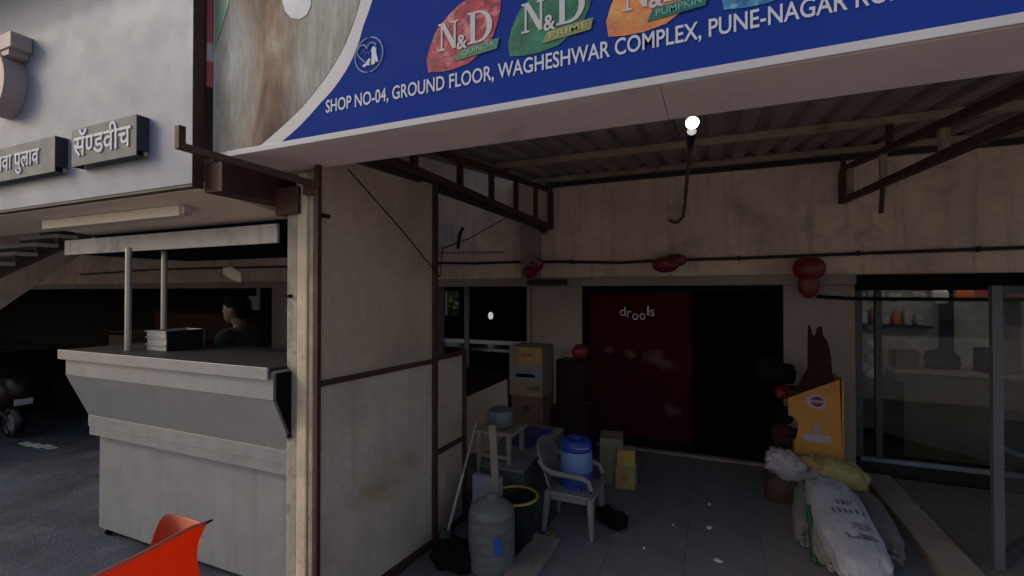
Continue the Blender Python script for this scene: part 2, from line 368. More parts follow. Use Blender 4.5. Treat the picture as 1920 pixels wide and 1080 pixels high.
# bits of the shop behind the glass
cn = thing('display_counter', 'olive brown counter standing behind the glass shopfront', 'counter', (2.4, 7.0, 0))
OLV = mat('counter_olive', (.16, .13, .085), .6, var=.2); TANC = mat('counter_tan_top', (.34, .27, .2), .5, var=.2)
bx('cabinet', OLV, cn, 1.95, 3.6, 6.75, 7.2, .02, .98); bx('worktop', TANC, cn, 1.9, 3.65, 6.7, 7.25, .98, 1.02)
bx('side_cabinet', DARKIN, cn, 1.5, 1.93, 6.5, 7.2, .02, .9); 
MB().hexa([Vector((1.55, 7.3, 1.02)), Vector((2.5, 7.3, 1.02)), Vector((2.5, 7.35, 1.02)), Vector((1.55, 7.35, 1.02))],
          [Vector((1.55, 7.3, 1.5)), Vector((2.2, 7.3, 1.28)), Vector((2.2, 7.35, 1.28)), Vector((1.55, 7.35, 1.5))]).build('sloping_panel', TANC, cn)
scr = tag(bx('frosted_screen', mat('screen_greygreen', (.62, .62, .55), .6, var=.3, scale=2.2), None, 1.7, 3.9, 8.2, 8.26, .02, 2.3), 'pale grey green partition screen behind the olive counter', 'screen')
tag(MB().blob((2.42, 6.95, 1.12), (.16, .1, .12), p=2.4, noise=.2, seed=4).build('black_bag', BLACK), 'small black bag lying on the counter behind glass', 'bag')
tag(MB().box(2.75, 2.88, 7.9, 8.0, .02, 2.4).build('dark_pillar', BLACK, bevel=.01), 'dark pillar before the grey green screen behind glass', 'pillar')
tag(MB().box(3.05, 3.17, 7.1, 7.2, 1.02, 2.4).build('dark_pillar', BLACK, bevel=.01), 'dark pillar rising from the olive counter behind glass', 'pillar')
pc = [(.6,.58,.56), (.72,.68,.62), (.6,.58,.56), (.85,.84,.82), (.85,.2,.06), (.5,.12,.12), (.5,.1,.16), (.6,.6,.6)]
for k in range(11):
    x = 1.66+k*.19+random.uniform(-.03, .03)
    hp = MB().blob((x, 6.42, 1.87+random.uniform(-.03, .02)), (random.uniform(.05, .09), .02, random.uniform(.04, .075)), p=3.5, noise=.1, seed=k, nu=14, nv=8)
    tag(hp.build('hanging_packet', mat('hang_%d' % (k % 8), pc[k % 8], .35)), 'small %s packet hanging in a row inside the shopfront' % ('grey white', 'cream white', 'grey white', 'bright white', 'orange', 'dull red', 'crimson', 'bright white')[k % 8], 'packet', 'packets hanging inside the shopfront')
for k in range(4):
    tag(MB().blob((1.62, 6.5, .98+k*.17), (.05, .03, .055), p=2.4, noise=.15, seed=k+20, nu=14, nv=8).build('display_tin', mat('tin_%d' % (k % 2), [(.5,.5,.48), (.3,.3,.3)][k % 2], .3)),
        'pale tin in a vertical row behind the narrow glass pane', 'tin', 'tins behind the narrow pane')
for x, y, w, h, m_, nm, lb in ((2.05, 6.9, .22, .2, KRAFT2, 'small_carton', 'brown carton on the counter behind glass'), (2.86, 6.88, .3, .26, BLACK, 'cash_register', 'black cash register on the counter behind glass'), (3.3, 6.9, .2, .3, KRAFT, 'tall_carton', 'tall kraft carton at the far end of the glass shop counter')):
    q_ = thing(nm, lb, 'carton' if 'carton' in nm else 'cash register', (x, y, 1.021)); bx('body', m_, q_, x-w/2, x+w/2, y-.12, y+.12, 1.0205, 1.02+h, .008); bx('top_flap', m_, q_, x-w/2+.01, x+w/2-.01, y-.125, y+.02, 1.0205+h, 1.035+h, .004)
ls = thing('wall_shelf', 'wall shelf of dim packets on the grey green screen', 'shelf', (2.3, 8.1, 1.4))
bx('board', DARKRED, ls, 1.75, 2.7, 7.98, 8.195, 1.42, 1.45)
for k in range(7): MB().blob((1.82+k*.125, 8.08, 1.53+.02*(k % 3)), (.05, .05, .075+.02*(k % 3)), p=4, noise=.03, seed=k, nu=12, nv=8).build('packet', mat('hang_%d' % ((k*3) % 8), (.5, .5, .5)), ls)
stl = thing('added_fill_tube', 'added tube light brightening the shop behind the glass shopfront', 'tube light', (2.6, 6.3, 2.5))  # unseen lamp added to brighten the interior behind the glass
bx('batten', ALU, stl, 1.7, 3.6, 6.27, 6.33, 2.50, 2.549); MB().tube([(1.72, 6.30, 2.475), (3.58, 6.30, 2.475)], .014, 10).build('tube', mat('fill_tube_glow', (.9, .9, .9), .3, emit=((1, .97, .9), 13.)), stl)  # batten and glowing tube of the added fill lamp
gd = thing('glass_door', 'open glass door leaf with grey aluminium stile swung out from the shopfront', 'door', (1.76, 4.25, 0.026))
s0, s1 = Vector((1.765, 4.24, 0)), Vector((2.86, 5.60, 0)); dd = (s1-s0).normalized()
MB().bar(s0+Vector((0, 0, .03)), s0+Vector((0, 0, 1.95)), .055, .05).build('stile', mat('stile_grey', (.12, .125, .15), .5, metal=.3), gd, .004)
MB().bar(s1+Vector((0, 0, .03)), s1+Vector((0, 0, 1.95)), .055, .05).build('stile', ALUL, gd, .004)
MB().bar(s0+dd*.03+Vector((0, 0, 1.92)), s1-dd*.03+Vector((0, 0, 1.92)), .04, .055).build('top_rail', ALU, gd)
MB().bar(s0+dd*.03+Vector((0, 0, .08)), s1-dd*.03+Vector((0, 0, .08)), .04, .09).build('bottom_rail', ALU, gd)
MB().bar(s0+dd*.03+Vector((0, 0, 1.01)), s1-dd*.03+Vector((0, 0, 1.01)), .006, 1.76).build('pane', GLASS, gd)

# ---- wall fittings
def wpts(pix, Y): return [at(x, y, Y=Y) for x, y in pix]
cb = MB().tube(wpts([(150, 515), (300, 505), (545, 500), (820, 493), (890, 494), (985, 491), (1060, 491), (1160, 493), (1230, 489), (1400, 484), (1600, 476), (1760, 470), (1925, 464)], 5.765), .017, 8)
cbo = tag(cb.build('wall_cable', DKSTEEL), 'thick dark cable sagging along the plaster wall above the doorway', 'cable')
for px, py in ((820, 493), (1072, 491), (1385, 484), (1610, 475), (1835, 467)):
    p = at(px, py, Y=5.765); MB().box(p.x-.012, p.x+.012, 5.742, 5.80, p.z-.026, p.z+.026).build('clip', DKSTEEL, cbo, .004)
tag(MB().box(*sorted((at(990, 527, Y=5.72).x, at(1062, 527, Y=5.72).x)), 5.68, 5.765, 1.995, 2.07).build('shutter_bracket', DKSTEEL, bevel=.006), 'short dark steel bracket on the ledge above the pier', 'bracket')
bell = thing('wall_bell', 'small round dark bell on the plaster wall near the truss foot', 'bell', at(1021, 430, Y=5.79))
pb = at(1021, 430, Y=5.80)
MB().tube([pb, pb+Vector((0, -.05, 0))], .075, 18).build('base', PLAST2, bell); MB().tube([pb+Vector((0, -.05, 0)), pb+Vector((0, -.09, 0))], [.05, .03], 16).build('dome', BLACK, bell)
jb = thing('junction_box', 'small white junction box on the wall behind the partition', 'junction box', at(840, 440, Y=5.79))
p = at(840, 440, Y=5.80); MB().box(p.x-.14, p.x+.10, 5.735, 5.80, p.z-.16, p.z+.14).build('cover', mat('junction_white', (.52, .5, .47), .5), jb, .008)
p = at(862, 440, Y=5.78); MB().tube([p+Vector((.05, 0, .1)), p+Vector((.02, -.03, 0)), p+Vector((-.02, -.02, -.2))], .02, 8).build('cable_tail', BLACK, jb)
pc0 = at(985, 420, Y=5.7)
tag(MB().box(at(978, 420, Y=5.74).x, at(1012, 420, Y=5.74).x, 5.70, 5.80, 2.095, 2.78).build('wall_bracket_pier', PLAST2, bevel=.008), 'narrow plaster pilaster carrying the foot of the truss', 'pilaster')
lc = at(858, 470, Y=5.78); tag(MB().tube([at(820, 474, Y=5.785), at(945, 473, Y=5.785)], .012, 8).build('conduit', PLAST2), 'thin horizontal conduit on the wall behind the partition', 'conduit')

# ================================================================== LEAN-TO CANOPY
cp = thing('lean_to_canopy', 'corrugated lean-to roof on brown steel trusses over the shop front', 'canopy', (-.3, 4, 0))
RZ = lambda y: 2.985+(y-2.2)*.112               # underside of the sheets
rb = MB(); xs = []; x = -2.45
prof = [(0, 0), (.11, .0), (.14, .04), (.19, .04), (.22, 0)]
while x < 4.2:
    for a, b in prof[:-1]: xs.append((x+a, b))
    x += .22
xs.append((x, 0)); n = len(xs); ys = (1.98, 3.4, 5.0, 5.8)
vs = [(a, y, RZ(y)+b+.002) for y in ys for a, b in xs]
rb.add(vs, [(j*n+k, j*n+k+1, (j+1)*n+k+1, (j+1)*n+k) for j in range(len(ys)-1) for k in range(n-1)])
rb.build('roof_sheet', ROOFM, cp)
for y, w in ((5.72, .06), (4.35, .055), (3.1, .055)):
    bx('purlin', TAN, cp, -2.1, 4.1, y-w/2, y+w/2, RZ(y)-.062, RZ(y)-.003, .004)
bx('wall_angle', DKSTEEL, cp, -2.0, 4.1, 5.752, 5.798, RZ(5.75)-.12, RZ(5.75)-.066)
def truss(X, lz, uz, webs):
    yA, yB = 2.1, 5.78
    t = MB().bar((X, yA, lz(yA)), (X, yB, lz(yB)), .05, .055).build('truss', RUST, cp, .004)
    MB().bar((X, yA, uz(yA)), (X, yB, uz(yB)), .045, .05).build('upper_chord', RUST, t, .004)
    for y in webs:
        MB().bar((X, y, lz(y)+.028), (X, y, uz(y)-.026), .045, .045).build('web', TAN if X > 0 else RUST, t, .003)
    bx('end_post', RUST, t, X-.03, X+.03, 5.735, 5.79, lz(5.76)-.02, uz(5.76)-.03)
    bx('purlin_cleat', RUST, t, X-.02, X+.02, 4.325, 4.375, uz(4.35)+.026, RZ(4.35)-.063); bx('purlin_cleat', RUST, t, X-.02, X+.02, 5.70, 5.74, uz(5.72)+.026, RZ(5.72)-.063)
    return t
truss(-1.93, lambda y: 2.765-(y-2.5)*.006, lambda y: 2.905+(y-2.2)*.088, (2.75, 3.4, 4.0, 4.6, 5.2))
truss(1.22, lambda y: 2.637+(y-2.7)*.0665, lambda y: 2.774+(y-2.69)*.128, (2.4, 3.45, 4.5, 5.45))

bx('channel_beam', DKSTEEL, cp, -2.03, -1.965, 2.1, 5.7, 2.70, 2.775, .004)
# little hanging pipe under right truss
tag(MB().tube([at(1655, 352, X=1.22), at(1652, 400, X=1.22)], .018, 8).build('hanger_rod', DKSTEEL), 'short dark rod hanging under the right hand truss', 'rod')
# gooseneck lamp
gl = thing('gooseneck_lamp', 'lit bulb on a dark gooseneck pipe under the corrugated roof', 'lamp', at(1270, 413, Y=5.75))
bq = at(1298, 230, Y=3.0)
g = [at(1256, 412, Y=5.72), at(1262, 417, Y=5.70), at(1272, 416, Y=5.68), at(1281, 405, Y=5.64), at(1284, 385, Y=5.55), at(1289, 325, Y=4.6), at(1293, 295, Y=3.8), at(1294, 275, Y=3.3)]
MB().tube(g, .017, 10).build('arm', mat('lamp_arm', (.12, .085, .06), .5, var=.3), gl)
MB().tube([at(1294, 282, Y=3.4), at(1295, 264, Y=3.15), at(1297, 246, Y=3.05)], [.016, .026, .028], 14).build('holder', BLACKP, gl)
MB().blob(tuple(bq), (.038, .038, .034), p=2, noise=0, nu=20, nv=12).build('bulb', LAMP, gl)

# ================================================================== MAIN SIGN
SY = 1.70; SX0, SX1 = -2.505, 3.6; SZ0, SZ1 = 2.634, 4.6
sg = thing('shop_sign', 'large blue printed pet shop signboard with a furry animal picture', 'sign', (.5, SY, SZ0))
panel = bx('panel', SIGNW, sg, SX0, SX1, SY, SY+.03, SZ0+.004, SZ1)
un = bx('underside', SIGNU, sg, SX0-.02, -.17, SY+.002, 2.05, SZ0-.012, SZ0+.003)
bx('underside', SIGNU, sg, -.167, SX1, SY+.002, 2.048, SZ0-.013, SZ0+.003)
bx('back_frame', DKSTEEL, sg, SX0, SX1, 2.0, 2.049, SZ0+.0035, SZ0+.09)
bx('bottom_trim', SIGNW, sg, SX0-.01, SX1, SY-.010, SY-.0005, SZ0-.010, SZ0+.020, .003)
bx('side_panel', SIGNU, sg, SX0-.005, SX0+.02, SY+.03, 2.06, SZ0+.004, SZ1)
def sp(x, y, o=.002): return at(x, y, Y=SY-o)
def poly(name, m, parent, pix, o, t=.0015, pts=None):
    pts = pts or [sp(x, y, o) for x, y in pix]
    return MB().prism(pts, (0, t, 0)).build(name, m, parent)
def ext(a, b, k):  # carry the curve on past the picture edge
    return a+(a-b)*k
blue_edge = [sp(x, y, .0016) for x, y in ((698, 0), (690, 25), (681, 49), (673, 78), (662, 107), (650, 130), (636, 152), (619, 174), (600, 194), (581, 216), (561, 237), (541, 255), (519, 273))]
blue_edge = [ext(blue_edge[0], blue_edge[1], 14)+Vector((-.05, 0, 0)), ext(blue_edge[0], blue_edge[1], 6)] + blue_edge
blue_edge[0].z = min(blue_edge[0].z, SZ1-.02)
blue_pts = blue_edge+[Vector((SX1, SY-.0016, blue_edge[-1].z)), Vector((SX1, SY-.0016, blue_edge[0].z))]
MB().prism(blue_pts, (0, .0012, 0)).build('blue_field', BLUE, panel)
pic_edge = [sp(x, y, .0016) for x, y in ((675, 0), (666, 31), (655, 62), (642, 92), (626, 120), (608, 148), (587, 175), (566, 200), (542, 224), (511, 252), (477, 281))]
pe0 = ext(pic_edge[0], pic_edge[1], 8); pe0.z = min(pe0.z, SZ1-.02)
pic_pts = [pe0]+pic_edge+[Vector((SX0+.02, SY-.0016, pic_edge[-1].z)), Vector((SX0+.02, SY-.0016, pe0.z))]
# fur print
fm = D.materials.new('fur_print'); fm.use_nodes = True
nt = fm.node_tree; n_ = nt.nodes; l_ = nt.links
tc = n_.new('ShaderNodeTexCoord'); mp = n_.new('ShaderNodeMapping'); mp.inputs['Scale'].default_value = (1, 1, .42); mp.inputs['Rotation'].default_value = (0, .12, 0)
l_.new(tc.outputs['Object'], mp.inputs[0])
def nz(sc, det, dist=0.):
    t = n_.new('ShaderNodeTexNoise'); t.inputs['Scale'].default_value = sc; t.inputs['Detail'].default_value = det; t.inputs['Distortion'].default_value = dist
    l_.new(mp.outputs[0], t.inputs['Vector']); return t.outputs['Fac']
sepz = n_.new('ShaderNodeSeparateXYZ'); l_.new(tc.outputs['Object'], sepz.inputs[0])
gz = n_.new('ShaderNodeMath'); gz.operation = 'MULTIPLY_ADD'; l_.new(sepz.outputs[2], gz.inputs[0]); gz.inputs[1].default_value = .16; gz.inputs[2].default_value = -.53
def shift(f_):
    a_ = n_.new('ShaderNodeMath'); a_.operation = 'ADD'; l_.new(f_, a_.inputs[0]); l_.new(gz.outputs[0], a_.inputs[1]); return a_.outputs[0]
def mth(op, a_, b_, c_=None):
    m_ = n_.new('ShaderNodeMath'); m_.operation = op
    for i_, v_ in enumerate((a_, b_, c_)):
        if v_ is None: continue
        if isinstance(v_, (int, float)): m_.inputs[i_].default_value = v_
        else: l_.new(v_, m_.inputs[i_])
    return m_.outputs[0]
def rampc(f_, stops):
    r_ = n_.new('ShaderNodeValToRGB'); l_.new(f_, r_.inputs[0]); el = r_.color_ramp.elements
    while len(el) < len(stops): el.new(.5)
    for e_, (p_, c_) in zip(el, stops): e_.position = p_; e_.color = (*c_, 1)
    return r_.outputs[0]
def mixc(f_, a_, b_, bl='MIX'):
    x_ = n_.new('ShaderNodeMix'); x_.data_type = 'RGBA'; x_.blend_type = bl
    if isinstance(f_, float): x_.inputs[0].default_value = f_
    else: l_.new(f_, x_.inputs[0])
    l_.new(a_, x_.inputs[6]); l_.new(b_, x_.inputs[7]); return x_.outputs[2]
coarse = shift(nz(4.2, 6, .9))
brown = rampc(coarse, [(.28, (.13, .095, .09)), (.42, (.24, .16, .125)), (.52, (.37, .26, .19)), (.66, (.50, .42, .35))])
pale = rampc(coarse, [(.28, (.28, .25, .23)), (.45, (.41, .395, .37)), (.60, (.52, .545, .53))])
dist = mth('ABSOLUTE', mth('SUBTRACT', sepz.outputs[0], -2.07), 0)
side = n_.new('ShaderNodeMapRange'); side.inputs['From Min'].default_value = .20; side.inputs['From Max'].default_value = .38
l_.new(mth('MULTIPLY_ADD', nz(5, 5, .5), .28, dist), side.inputs[0])
mp2 = n_.new('ShaderNodeMapping'); mp2.inputs['Scale'].default_value = (1, 1, .16); mp2.inputs['Rotation'].default_value = (0, .25, 0); l_.new(tc.outputs['Object'], mp2.inputs[0])
strand = n_.new('ShaderNodeTexNoise'); strand.inputs['Scale'].default_value = 42; strand.inputs['Detail'].default_value = 6; strand.inputs['Distortion'].default_value = 1.2; l_.new(mp2.outputs[0], strand.inputs['Vector'])
hairs = rampc(strand.outputs['Fac'], [(.32, (.74, .72, .70)), (.68, (1., 1., 1.))])
furc = mixc(1.0, mixc(side.outputs[0], brown, pale), hairs, 'MULTIPLY')
l_.new(furc, n_['Principled BSDF'].inputs['Base Color']); n_['Principled BSDF'].inputs['Roughness'].default_value = .7; n_['Principled BSDF'].inputs['Specular IOR Level'].default_value = .1
MB().prism(pic_pts, (0, .0012, 0)).build('animal_picture', fm, panel)
poly('picture_background', mat('print_green', (.16, .33, .24), .4, var=.15), panel, [(403, -60), (436, -60), (428, 10), (413, 60), (403, 92)], .0045)
poly('picture_background', mat('print_pale_blue', (.42, .46, .54), .4, var=.1), panel, [(530, -60), (585, -60), (583, 10), (575, 28), (562, 36), (546, 34), (534, 20), (529, 0)], .0045)
# address line
base0 = sp(611, 212, .004); base1 = sp(1742, 0, .004)
words = 'SHOP NO-04, GROUND FLOOR, WAGHESHWAR COMPLEX, PUNE-NAGAR ROAD'
tw = put_text('address_lettering', words, LETW, panel, (base0.x, SY-.0045, base0.z-.010), (sp(1768, 0, .004).x-base0.x)*.985, .071, extrude=.0, offset=.012)
# round emblem with heart, dog and cat
ec = sp(692, 103, .004); er = .079
def ring(c, pts, r, m, name): return MB().tube([Vector((c.x+a, SY-.004, c.z+b)) for a, b in pts], r, 6).build(name, m, panel)
ring(ec, [(er*math.cos(t), er*math.sin(t)) for t in [k*math.pi/16 for k in range(33)]], .0035, LETB, 'emblem_ring')
heart = [(.7*er*.062*16*math.sin(t)**3-.012, .7*er*.062*(13*math.cos(t)-5*math.cos(2*t)-2*math.cos(3*t)-math.cos(4*t))+.012) for t in [R(-150)+k*R(11) for k in range(24)]]
ring(ec, heart, .0035, LETB, 'emblem_heart')
def epoly(pts): return MB().prism([Vector((ec.x+a*er, SY-.0055, ec.z+b*er)) for a, b in pts], (0, .0015, 0)).build('emblem_animal', LETW, panel)
epoly([(.18, .3), (.32, .45), (.5, .3), (.55, -.1), (.68, -.5), (.5, -.52), (.48, -.3), (.42, -.62), (.15, -.6), (.2, -.1)])
epoly([(-.5, -.55), (-.25, -.45), (.0, -.2), (.12, -.28), (.02, -.5), (.05, -.62), (-.2, -.58), (-.3, -.68)])
ring(ec, [(-.04, .012), (-.03, .03), (-.02, .005), (-.01, .018), (0, .005), (.01, .018), (.018, .006)], .0022, LETB, 'emblem_script')
# leaf emblems
o1 = sp(803, 136, .004)
leaf_pix = [(803, 136), (800, 112), (806, 88), (815, 64), (826, 46), (845, 24), (862, 8), (880, -4), (905, -18), (938, -30), (940, -8), (938, 20), (930, 52), (918, 84), (900, 100), (880, 118), (850, 130), (825, 135)]
leaf_rel = [sp(x, y, .004)-o1 for x, y in leaf_pix]
LM = [mat('leaf_red', (.42, .02, .06), .4, var=.75, scale=24, stain=((.62, .25, .28), 22., .5, .66)), mat('leaf_green', (.02, .17, .09), .4, var=.5, scale=14, stain=((.10, .33, .16), 17, .58, .7)),
      mat('leaf_orange', (.66, .23, .08), .4, var=.25, scale=10, stain=((.62, .40, .12), 9., .5, .7)), mat('leaf_sky', (.05, .22, .45), .4, var=.5, scale=30, stain=((.2, .45, .6), 26, .5, .66))]
RB = [mat('ribbon_green', (.04, .22, .12), .4), mat('ribbon_olive', (.22, .27, .10), .4), mat('ribbon_teal', (.015, .16, .14), .4), mat('ribbon_blue', (.02, .1, .3), .4)]
RBT = [mat('ribbon_text_a', (.3, .45, .3), .4), mat('ribbon_text_b', (.4, .42, .2), .4), mat('ribbon_text_c', (.2, .42, .38), .4)]
tips = [(803, 136), (956, 106), (1141, 69), (1357, 18)]
Npoly = [[(0, 0), (.30, 0), (.30, .05), (.19, .08), (.19, .80), (.62, .0), (.74, 0), (.74, .92), (.84, .95), (.84, 1), (.55, 1), (.55, .95), (.66, .92), (.66, .30), (.27, 1), (.0, 1), (.0, .95), (.12, .9), (.12, .08), (0, .05)]]
def arc(cx, cz, rx, rz, a0, a1, k): return [(cx+rx*math.cos(R(a0+(a1-a0)*i/k)), cz+rz*math.sin(R(a0+(a1-a0)*i/k))) for i in range(k+1)]
Dout = [(0, 0), (.40, 0)]+arc(.40, .5, .44, .5, -90, 90, 16)[1:]+[(0, 1), (0, .95), (.1, .92)]
Din = [(.24, .06), (.24, .94), (.38, .94)]+arc(.38, .5, .28, .44, 90, -90, 14)[1:]
Dpoly = Dout+[(.10, .93), (.24, .94)]+Din[2:]+[(.24, .06), (.24, .94), (.10, .93), (.1, .08), (0, .05)]
for i, (tx, ty) in enumerate(tips):
    o = sp(tx, ty, .004); pts = [o+v for v in leaf_rel]
    pts = [Vector((p.x, SY-.0045, min(p.z, SZ1-.05))) for p in pts]
    lf = MB().prism(pts, (0, .0015, 0)).build('leaf_emblem', LM[i], panel)
    q0 = o+(sp(822, 98, .004)-o1)
    S = .116
    def letter(polys, ox, oz, sc, m=SIGNW, yy=.0075, nm='brand_letter'):
        for pl in polys:
            MB().prism([Vector((q0.x+ox+a*sc, SY-yy, q0.z+oz+b*sc)) for a, b in pl], (0, .0015, 0)).build(nm, m, panel)
    Bo = Vector((q0.x, SY-.0065, q0.z))
    letter(Npoly, 0, 0, S); 
    # D: outer bowl and stem as two pieces
    bowl = [(.36, 0)]+arc(.40, .5, .46, .5, -90, 90, 18)+[(.36, 1), (.36, .93)]+arc(.38, .5, .30, .43, 90, -90, 18)+[(.36, .07)]
    letter([bowl, [(0, 0), (.358, 0), (.358, .06), (.27, .07), (.27, .93), (.358, .94), (.358, 1), (0, 1), (0, .95), (.10, .92), (.10, .08), (0, .05)]], .142, 0, S*1.12)
    put_text('brand_letter', '&', SIGNW, panel, (q0.x+.092, SY-.0095, q0.z-.012), .048, .06, offset=.02)
    rp = [(.085, -.055), (.275, -.042), (.285, .0), (.105, -.014)]
    MB().prism([Vector((q0.x+a, SY-.0075, q0.z+b)) for a, b in rp], (0, .0015, 0)).build('ribbon', RB[i], panel)
    if i < 3:
        put_text('ribbon_lettering', ('QUINOA', 'PRIME', 'PUMPKIN')[i], RBT[i], panel, (q0.x+.115, SY-.0090, q0.z-.044), .15, .025, ux=(.997, 0, .075), offset=.01)

# ================================================================== LEFT FOOD STALL : fascia and soffit
FY = 1.62; FZ = 2.485; FX = -2.535
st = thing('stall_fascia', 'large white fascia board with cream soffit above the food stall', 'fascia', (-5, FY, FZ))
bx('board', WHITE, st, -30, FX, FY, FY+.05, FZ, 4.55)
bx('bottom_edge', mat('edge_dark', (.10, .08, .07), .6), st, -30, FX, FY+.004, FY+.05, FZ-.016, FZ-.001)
sz = lambda y: FZ-.018-.115*(y-FY)
def soffit_piece(x0, x1, y1):
    y0 = FY+.05
    MB().hexa([Vector(v) for v in ((x0, y0, sz(y0)), (x1, y0, sz(y0)), (x1, y1, sz(y1)), (x0, y1, sz(y1)))],
              [Vector(v) for v in ((x0, y0, sz(y0)+.04), (x1, y0, sz(y0)+.04), (x1, y1, sz(y1)+.04), (x0, y1, sz(y1)+.04))]).build('soffit', CREAM, st)
soffit_piece(-4.9, FX, 3.3); soffit_piece(-30, -4.902, 2.08)
# balcony slab above, out of the picture, whose shadow edge crosses the board's top corner
zs = at(60, 66, Y=FY).z
bx('balcony_slab', PLAST2, st, -30, FX+.2, FY-.45, FY-.001, zs+.45*SHD, zs+.45*SHD+.14)
bx('flat_roof', PLAST2, st, -30, FX+.1, FY+.051, 5.79, 4.40, 4.55)
bx('edge_beam', RUST, st, FX+.003, FX+.14, FY+.055, 2.16, 2.44, 2.60, .004)
bx('edge_beam', RUST, st, FX+.145, FX+.33, 2.0, 2.18, 2.36, 2.52, .004)
tag(MB().box(FX+.004, SX0-.03, FY-.012, FY+.05, 2.60-.14, 4.6).build('corner_angle', RUST, bevel=.003), 'tall brown steel angle between the white fascia and blue sign', 'steel angle')
edge = thing('banner_edge', 'torn red and white banner edge behind the brown angle', 'banner', (SX0-.02, SY+.02, 3.1))
for i, (z0, z1) in enumerate(((3.02, 3.16), (3.16, 3.26), (3.26, 3.6), (3.6, 4.4))):
    bx('strip', [mat('banner_red', (.5, .12, .13), .5), SIGNW][i % 2], edge, SX0-.028, SX0-.004, SY-.02, SY+.001, z0, z1)
# bracket bar with upturned end
br = thing('bracket_bar', 'rusty square bar with upturned end sticking out from the post', 'bar', at(590, 345, Y=2.0))
b0 = at(598, 348, Y=1.99); b1 = at(338, 274, Y=1.46)
MB().bar(b0, b1, .035, .035).build('arm', RUST, br, .003); MB().bar(b1+Vector((0, 0, -.017)), b1+Vector((0, 0, .098)), .034, .034).build('upturned_end', RUST, br, .003)

# sign boxes
def signbox(name, label, pxs, texts, grp=None):
    d = .065; y0 = FY-d
    (lx, lyt, lyb), (rx, ryt, ryb) = pxs
    a, b = at(lx, lyt, Y=y0), at(rx, ryt, Y=y0); c = at(rx, ryb, Y=y0)
    t = thing(name, label, 'sign box', ((a.x+b.x)/2, FY, c.z))
    f_ = bx('face', GREYBOX, t, a.x, b.x, y0, y0+.006, c.z, b.z, .001)
    bx('top', GREYBOX, t, a.x, b.x, y0+.006, FY-.002, b.z-.005, b.z-.0005)
    bx('side', BOXSIDE, t, b.x-.006, b.x-.0005, y0+.006, FY-.002, c.z+.03, b.z-.005); bx('side', BOXSIDE, t, a.x+.0005, a.x+.006, y0+.006, FY-.002, c.z, b.z-.005)
    bx('bottom', BOXSIDE, t, a.x+.12, b.x-.006, y0+.006, FY-.002, c.z+.0005, c.z+.005)
    bx('mount', PINKS, t, b.x-.02, b.x-.0065, FY-.02, FY-.002, c.z, b.z-.12)
    return t, f_, a, b, c, y0
DEV_H = .118
def dev(parent, items, o, y, sc, slope=0.):
    """items: list of (char, x advance factor, cut) ; drawn with the script's own glyphs, bar aligned"""
    x = o.x
    for ch, cut in items:
        me = text_mesh(ch, .003/sc if sc else 0, .009)
        nv = len(me.vertices)
        if nv == 0: x += .25*sc; continue
        if cut:
            bm = bmesh.new(); bm.from_mesh(me); mxx = max(v.co.x for v in bm.verts)
            bmesh.ops.bisect_plane(bm, geom=bm.verts[:]+bm.edges[:]+bm.faces[:], plane_co=(mxx-cut, 0, 0), plane_no=(1, 0, 0), clear_outer=True)
            bm.to_mesh(me); bm.free(); nv = len(me.vertices)
        a = np.empty(nv*3); me.vertices.foreach_get('co', a); a = a.reshape(-1, 3)
        adv = a[:, 0].max()
        combining = ch in 'ॅुा' and False
        b = [(x+p[0]*sc, y-p[2]*sc, o.z+p[1]*sc) for p in a]
        me.vertices.foreach_set('co', [c for q in b for c in q]); me.update(); me.name = 'lettering'
        obj('lettering', me, LETW, parent)
        if ch not in ('ॅ', 'ु'): x += adv*sc-.004
    return x
t1, f1, a1, b1_, c1, y1 = signbox('sign_box', 'grey sheet metal box sign lettered sandwich in white Devanagari', ((135, 242, 312), (256, 214, 290)), None)
t2, f2_, a2, b2_, c2, y2 = signbox('sign_box', 'grey sheet metal box sign lettered tawa pulao in white Devanagari', ((-60, 290, 355), (103, 254, 321)), None)
DEVS = []
def dev_word(parent, word_items, o, y, width, sc):
    start = len(COL.objects)
    x1 = dev(parent, word_items, o, y, sc)
    return x1
w1 = b1_.x-a1.x; h1 = b1_.z-c1.z
dev_word(f1, [('स', 0), ('ॅ', 0), ('ण', .24), ('ड', 0), ('व', 0), ('ी', 0), ('च', 0)], Vector((a1.x+.05*w1, 0, c1.z+h1*.25)), y1-.003, w1*.8, .178)
dev_word(f2_, [('त', 0), ('व', 0), ('ा', 0), (' ', 0), ('प', 0), ('ु', 0), ('ल', 0), ('ा', 0), ('व', 0)], Vector((b2_.x-.74, 0, c2.z+h1*.31)), y2-.003, .6, .152)

# round pink emblem
em = thing('round_emblem', 'pink round raised emblem with square tab on the white fascia', 'emblem', at(-25, 160, Y=FY))
ec2 = at(-16, 155, Y=FY-.10); er2 = .215
MB().tube([Vector((ec2.x, FY-.11, ec2.z)), Vector((ec2.x, FY-.002, ec2.z))], er2, 40).build('disc', PINKS, em)
MB().tube([Vector((ec2.x, FY-.114, ec2.z)), Vector((ec2.x, FY-.1105, ec2.z))], er2*.985, 40).build('face', PINK, em)
tz = at(20, 57, Y=FY-.11)
bx('tab', PINKS, em, tz.x-.34, tz.x, FY-.11, FY-.002, tz.z-.10, tz.z, .004)
bx('stem', PINKS, em, tz.x-.2, tz.x-.05, FY-.10, FY-.002, ec2.z+er2*.7, tz.z-.1)

# tube light under the soffit
tl = thing('tube_light', 'cream unlit batten tube light fixed under the stall soffit', 'tube light', at(220, 408, Y=1.85))
pA, pB = at(88, 420, Y=1.86), at(345, 400, Y=1.86); zz = sz(1.86)
bx('batten', TUBEM, tl, pA.x, pB.x, 1.83, 1.90, zz-.066, zz-.0, .004); bx('end_cap', PINKS, tl, pB.x, pB.x+.035, 1.84, 1.89, zz-.055, zz-.004, .003)

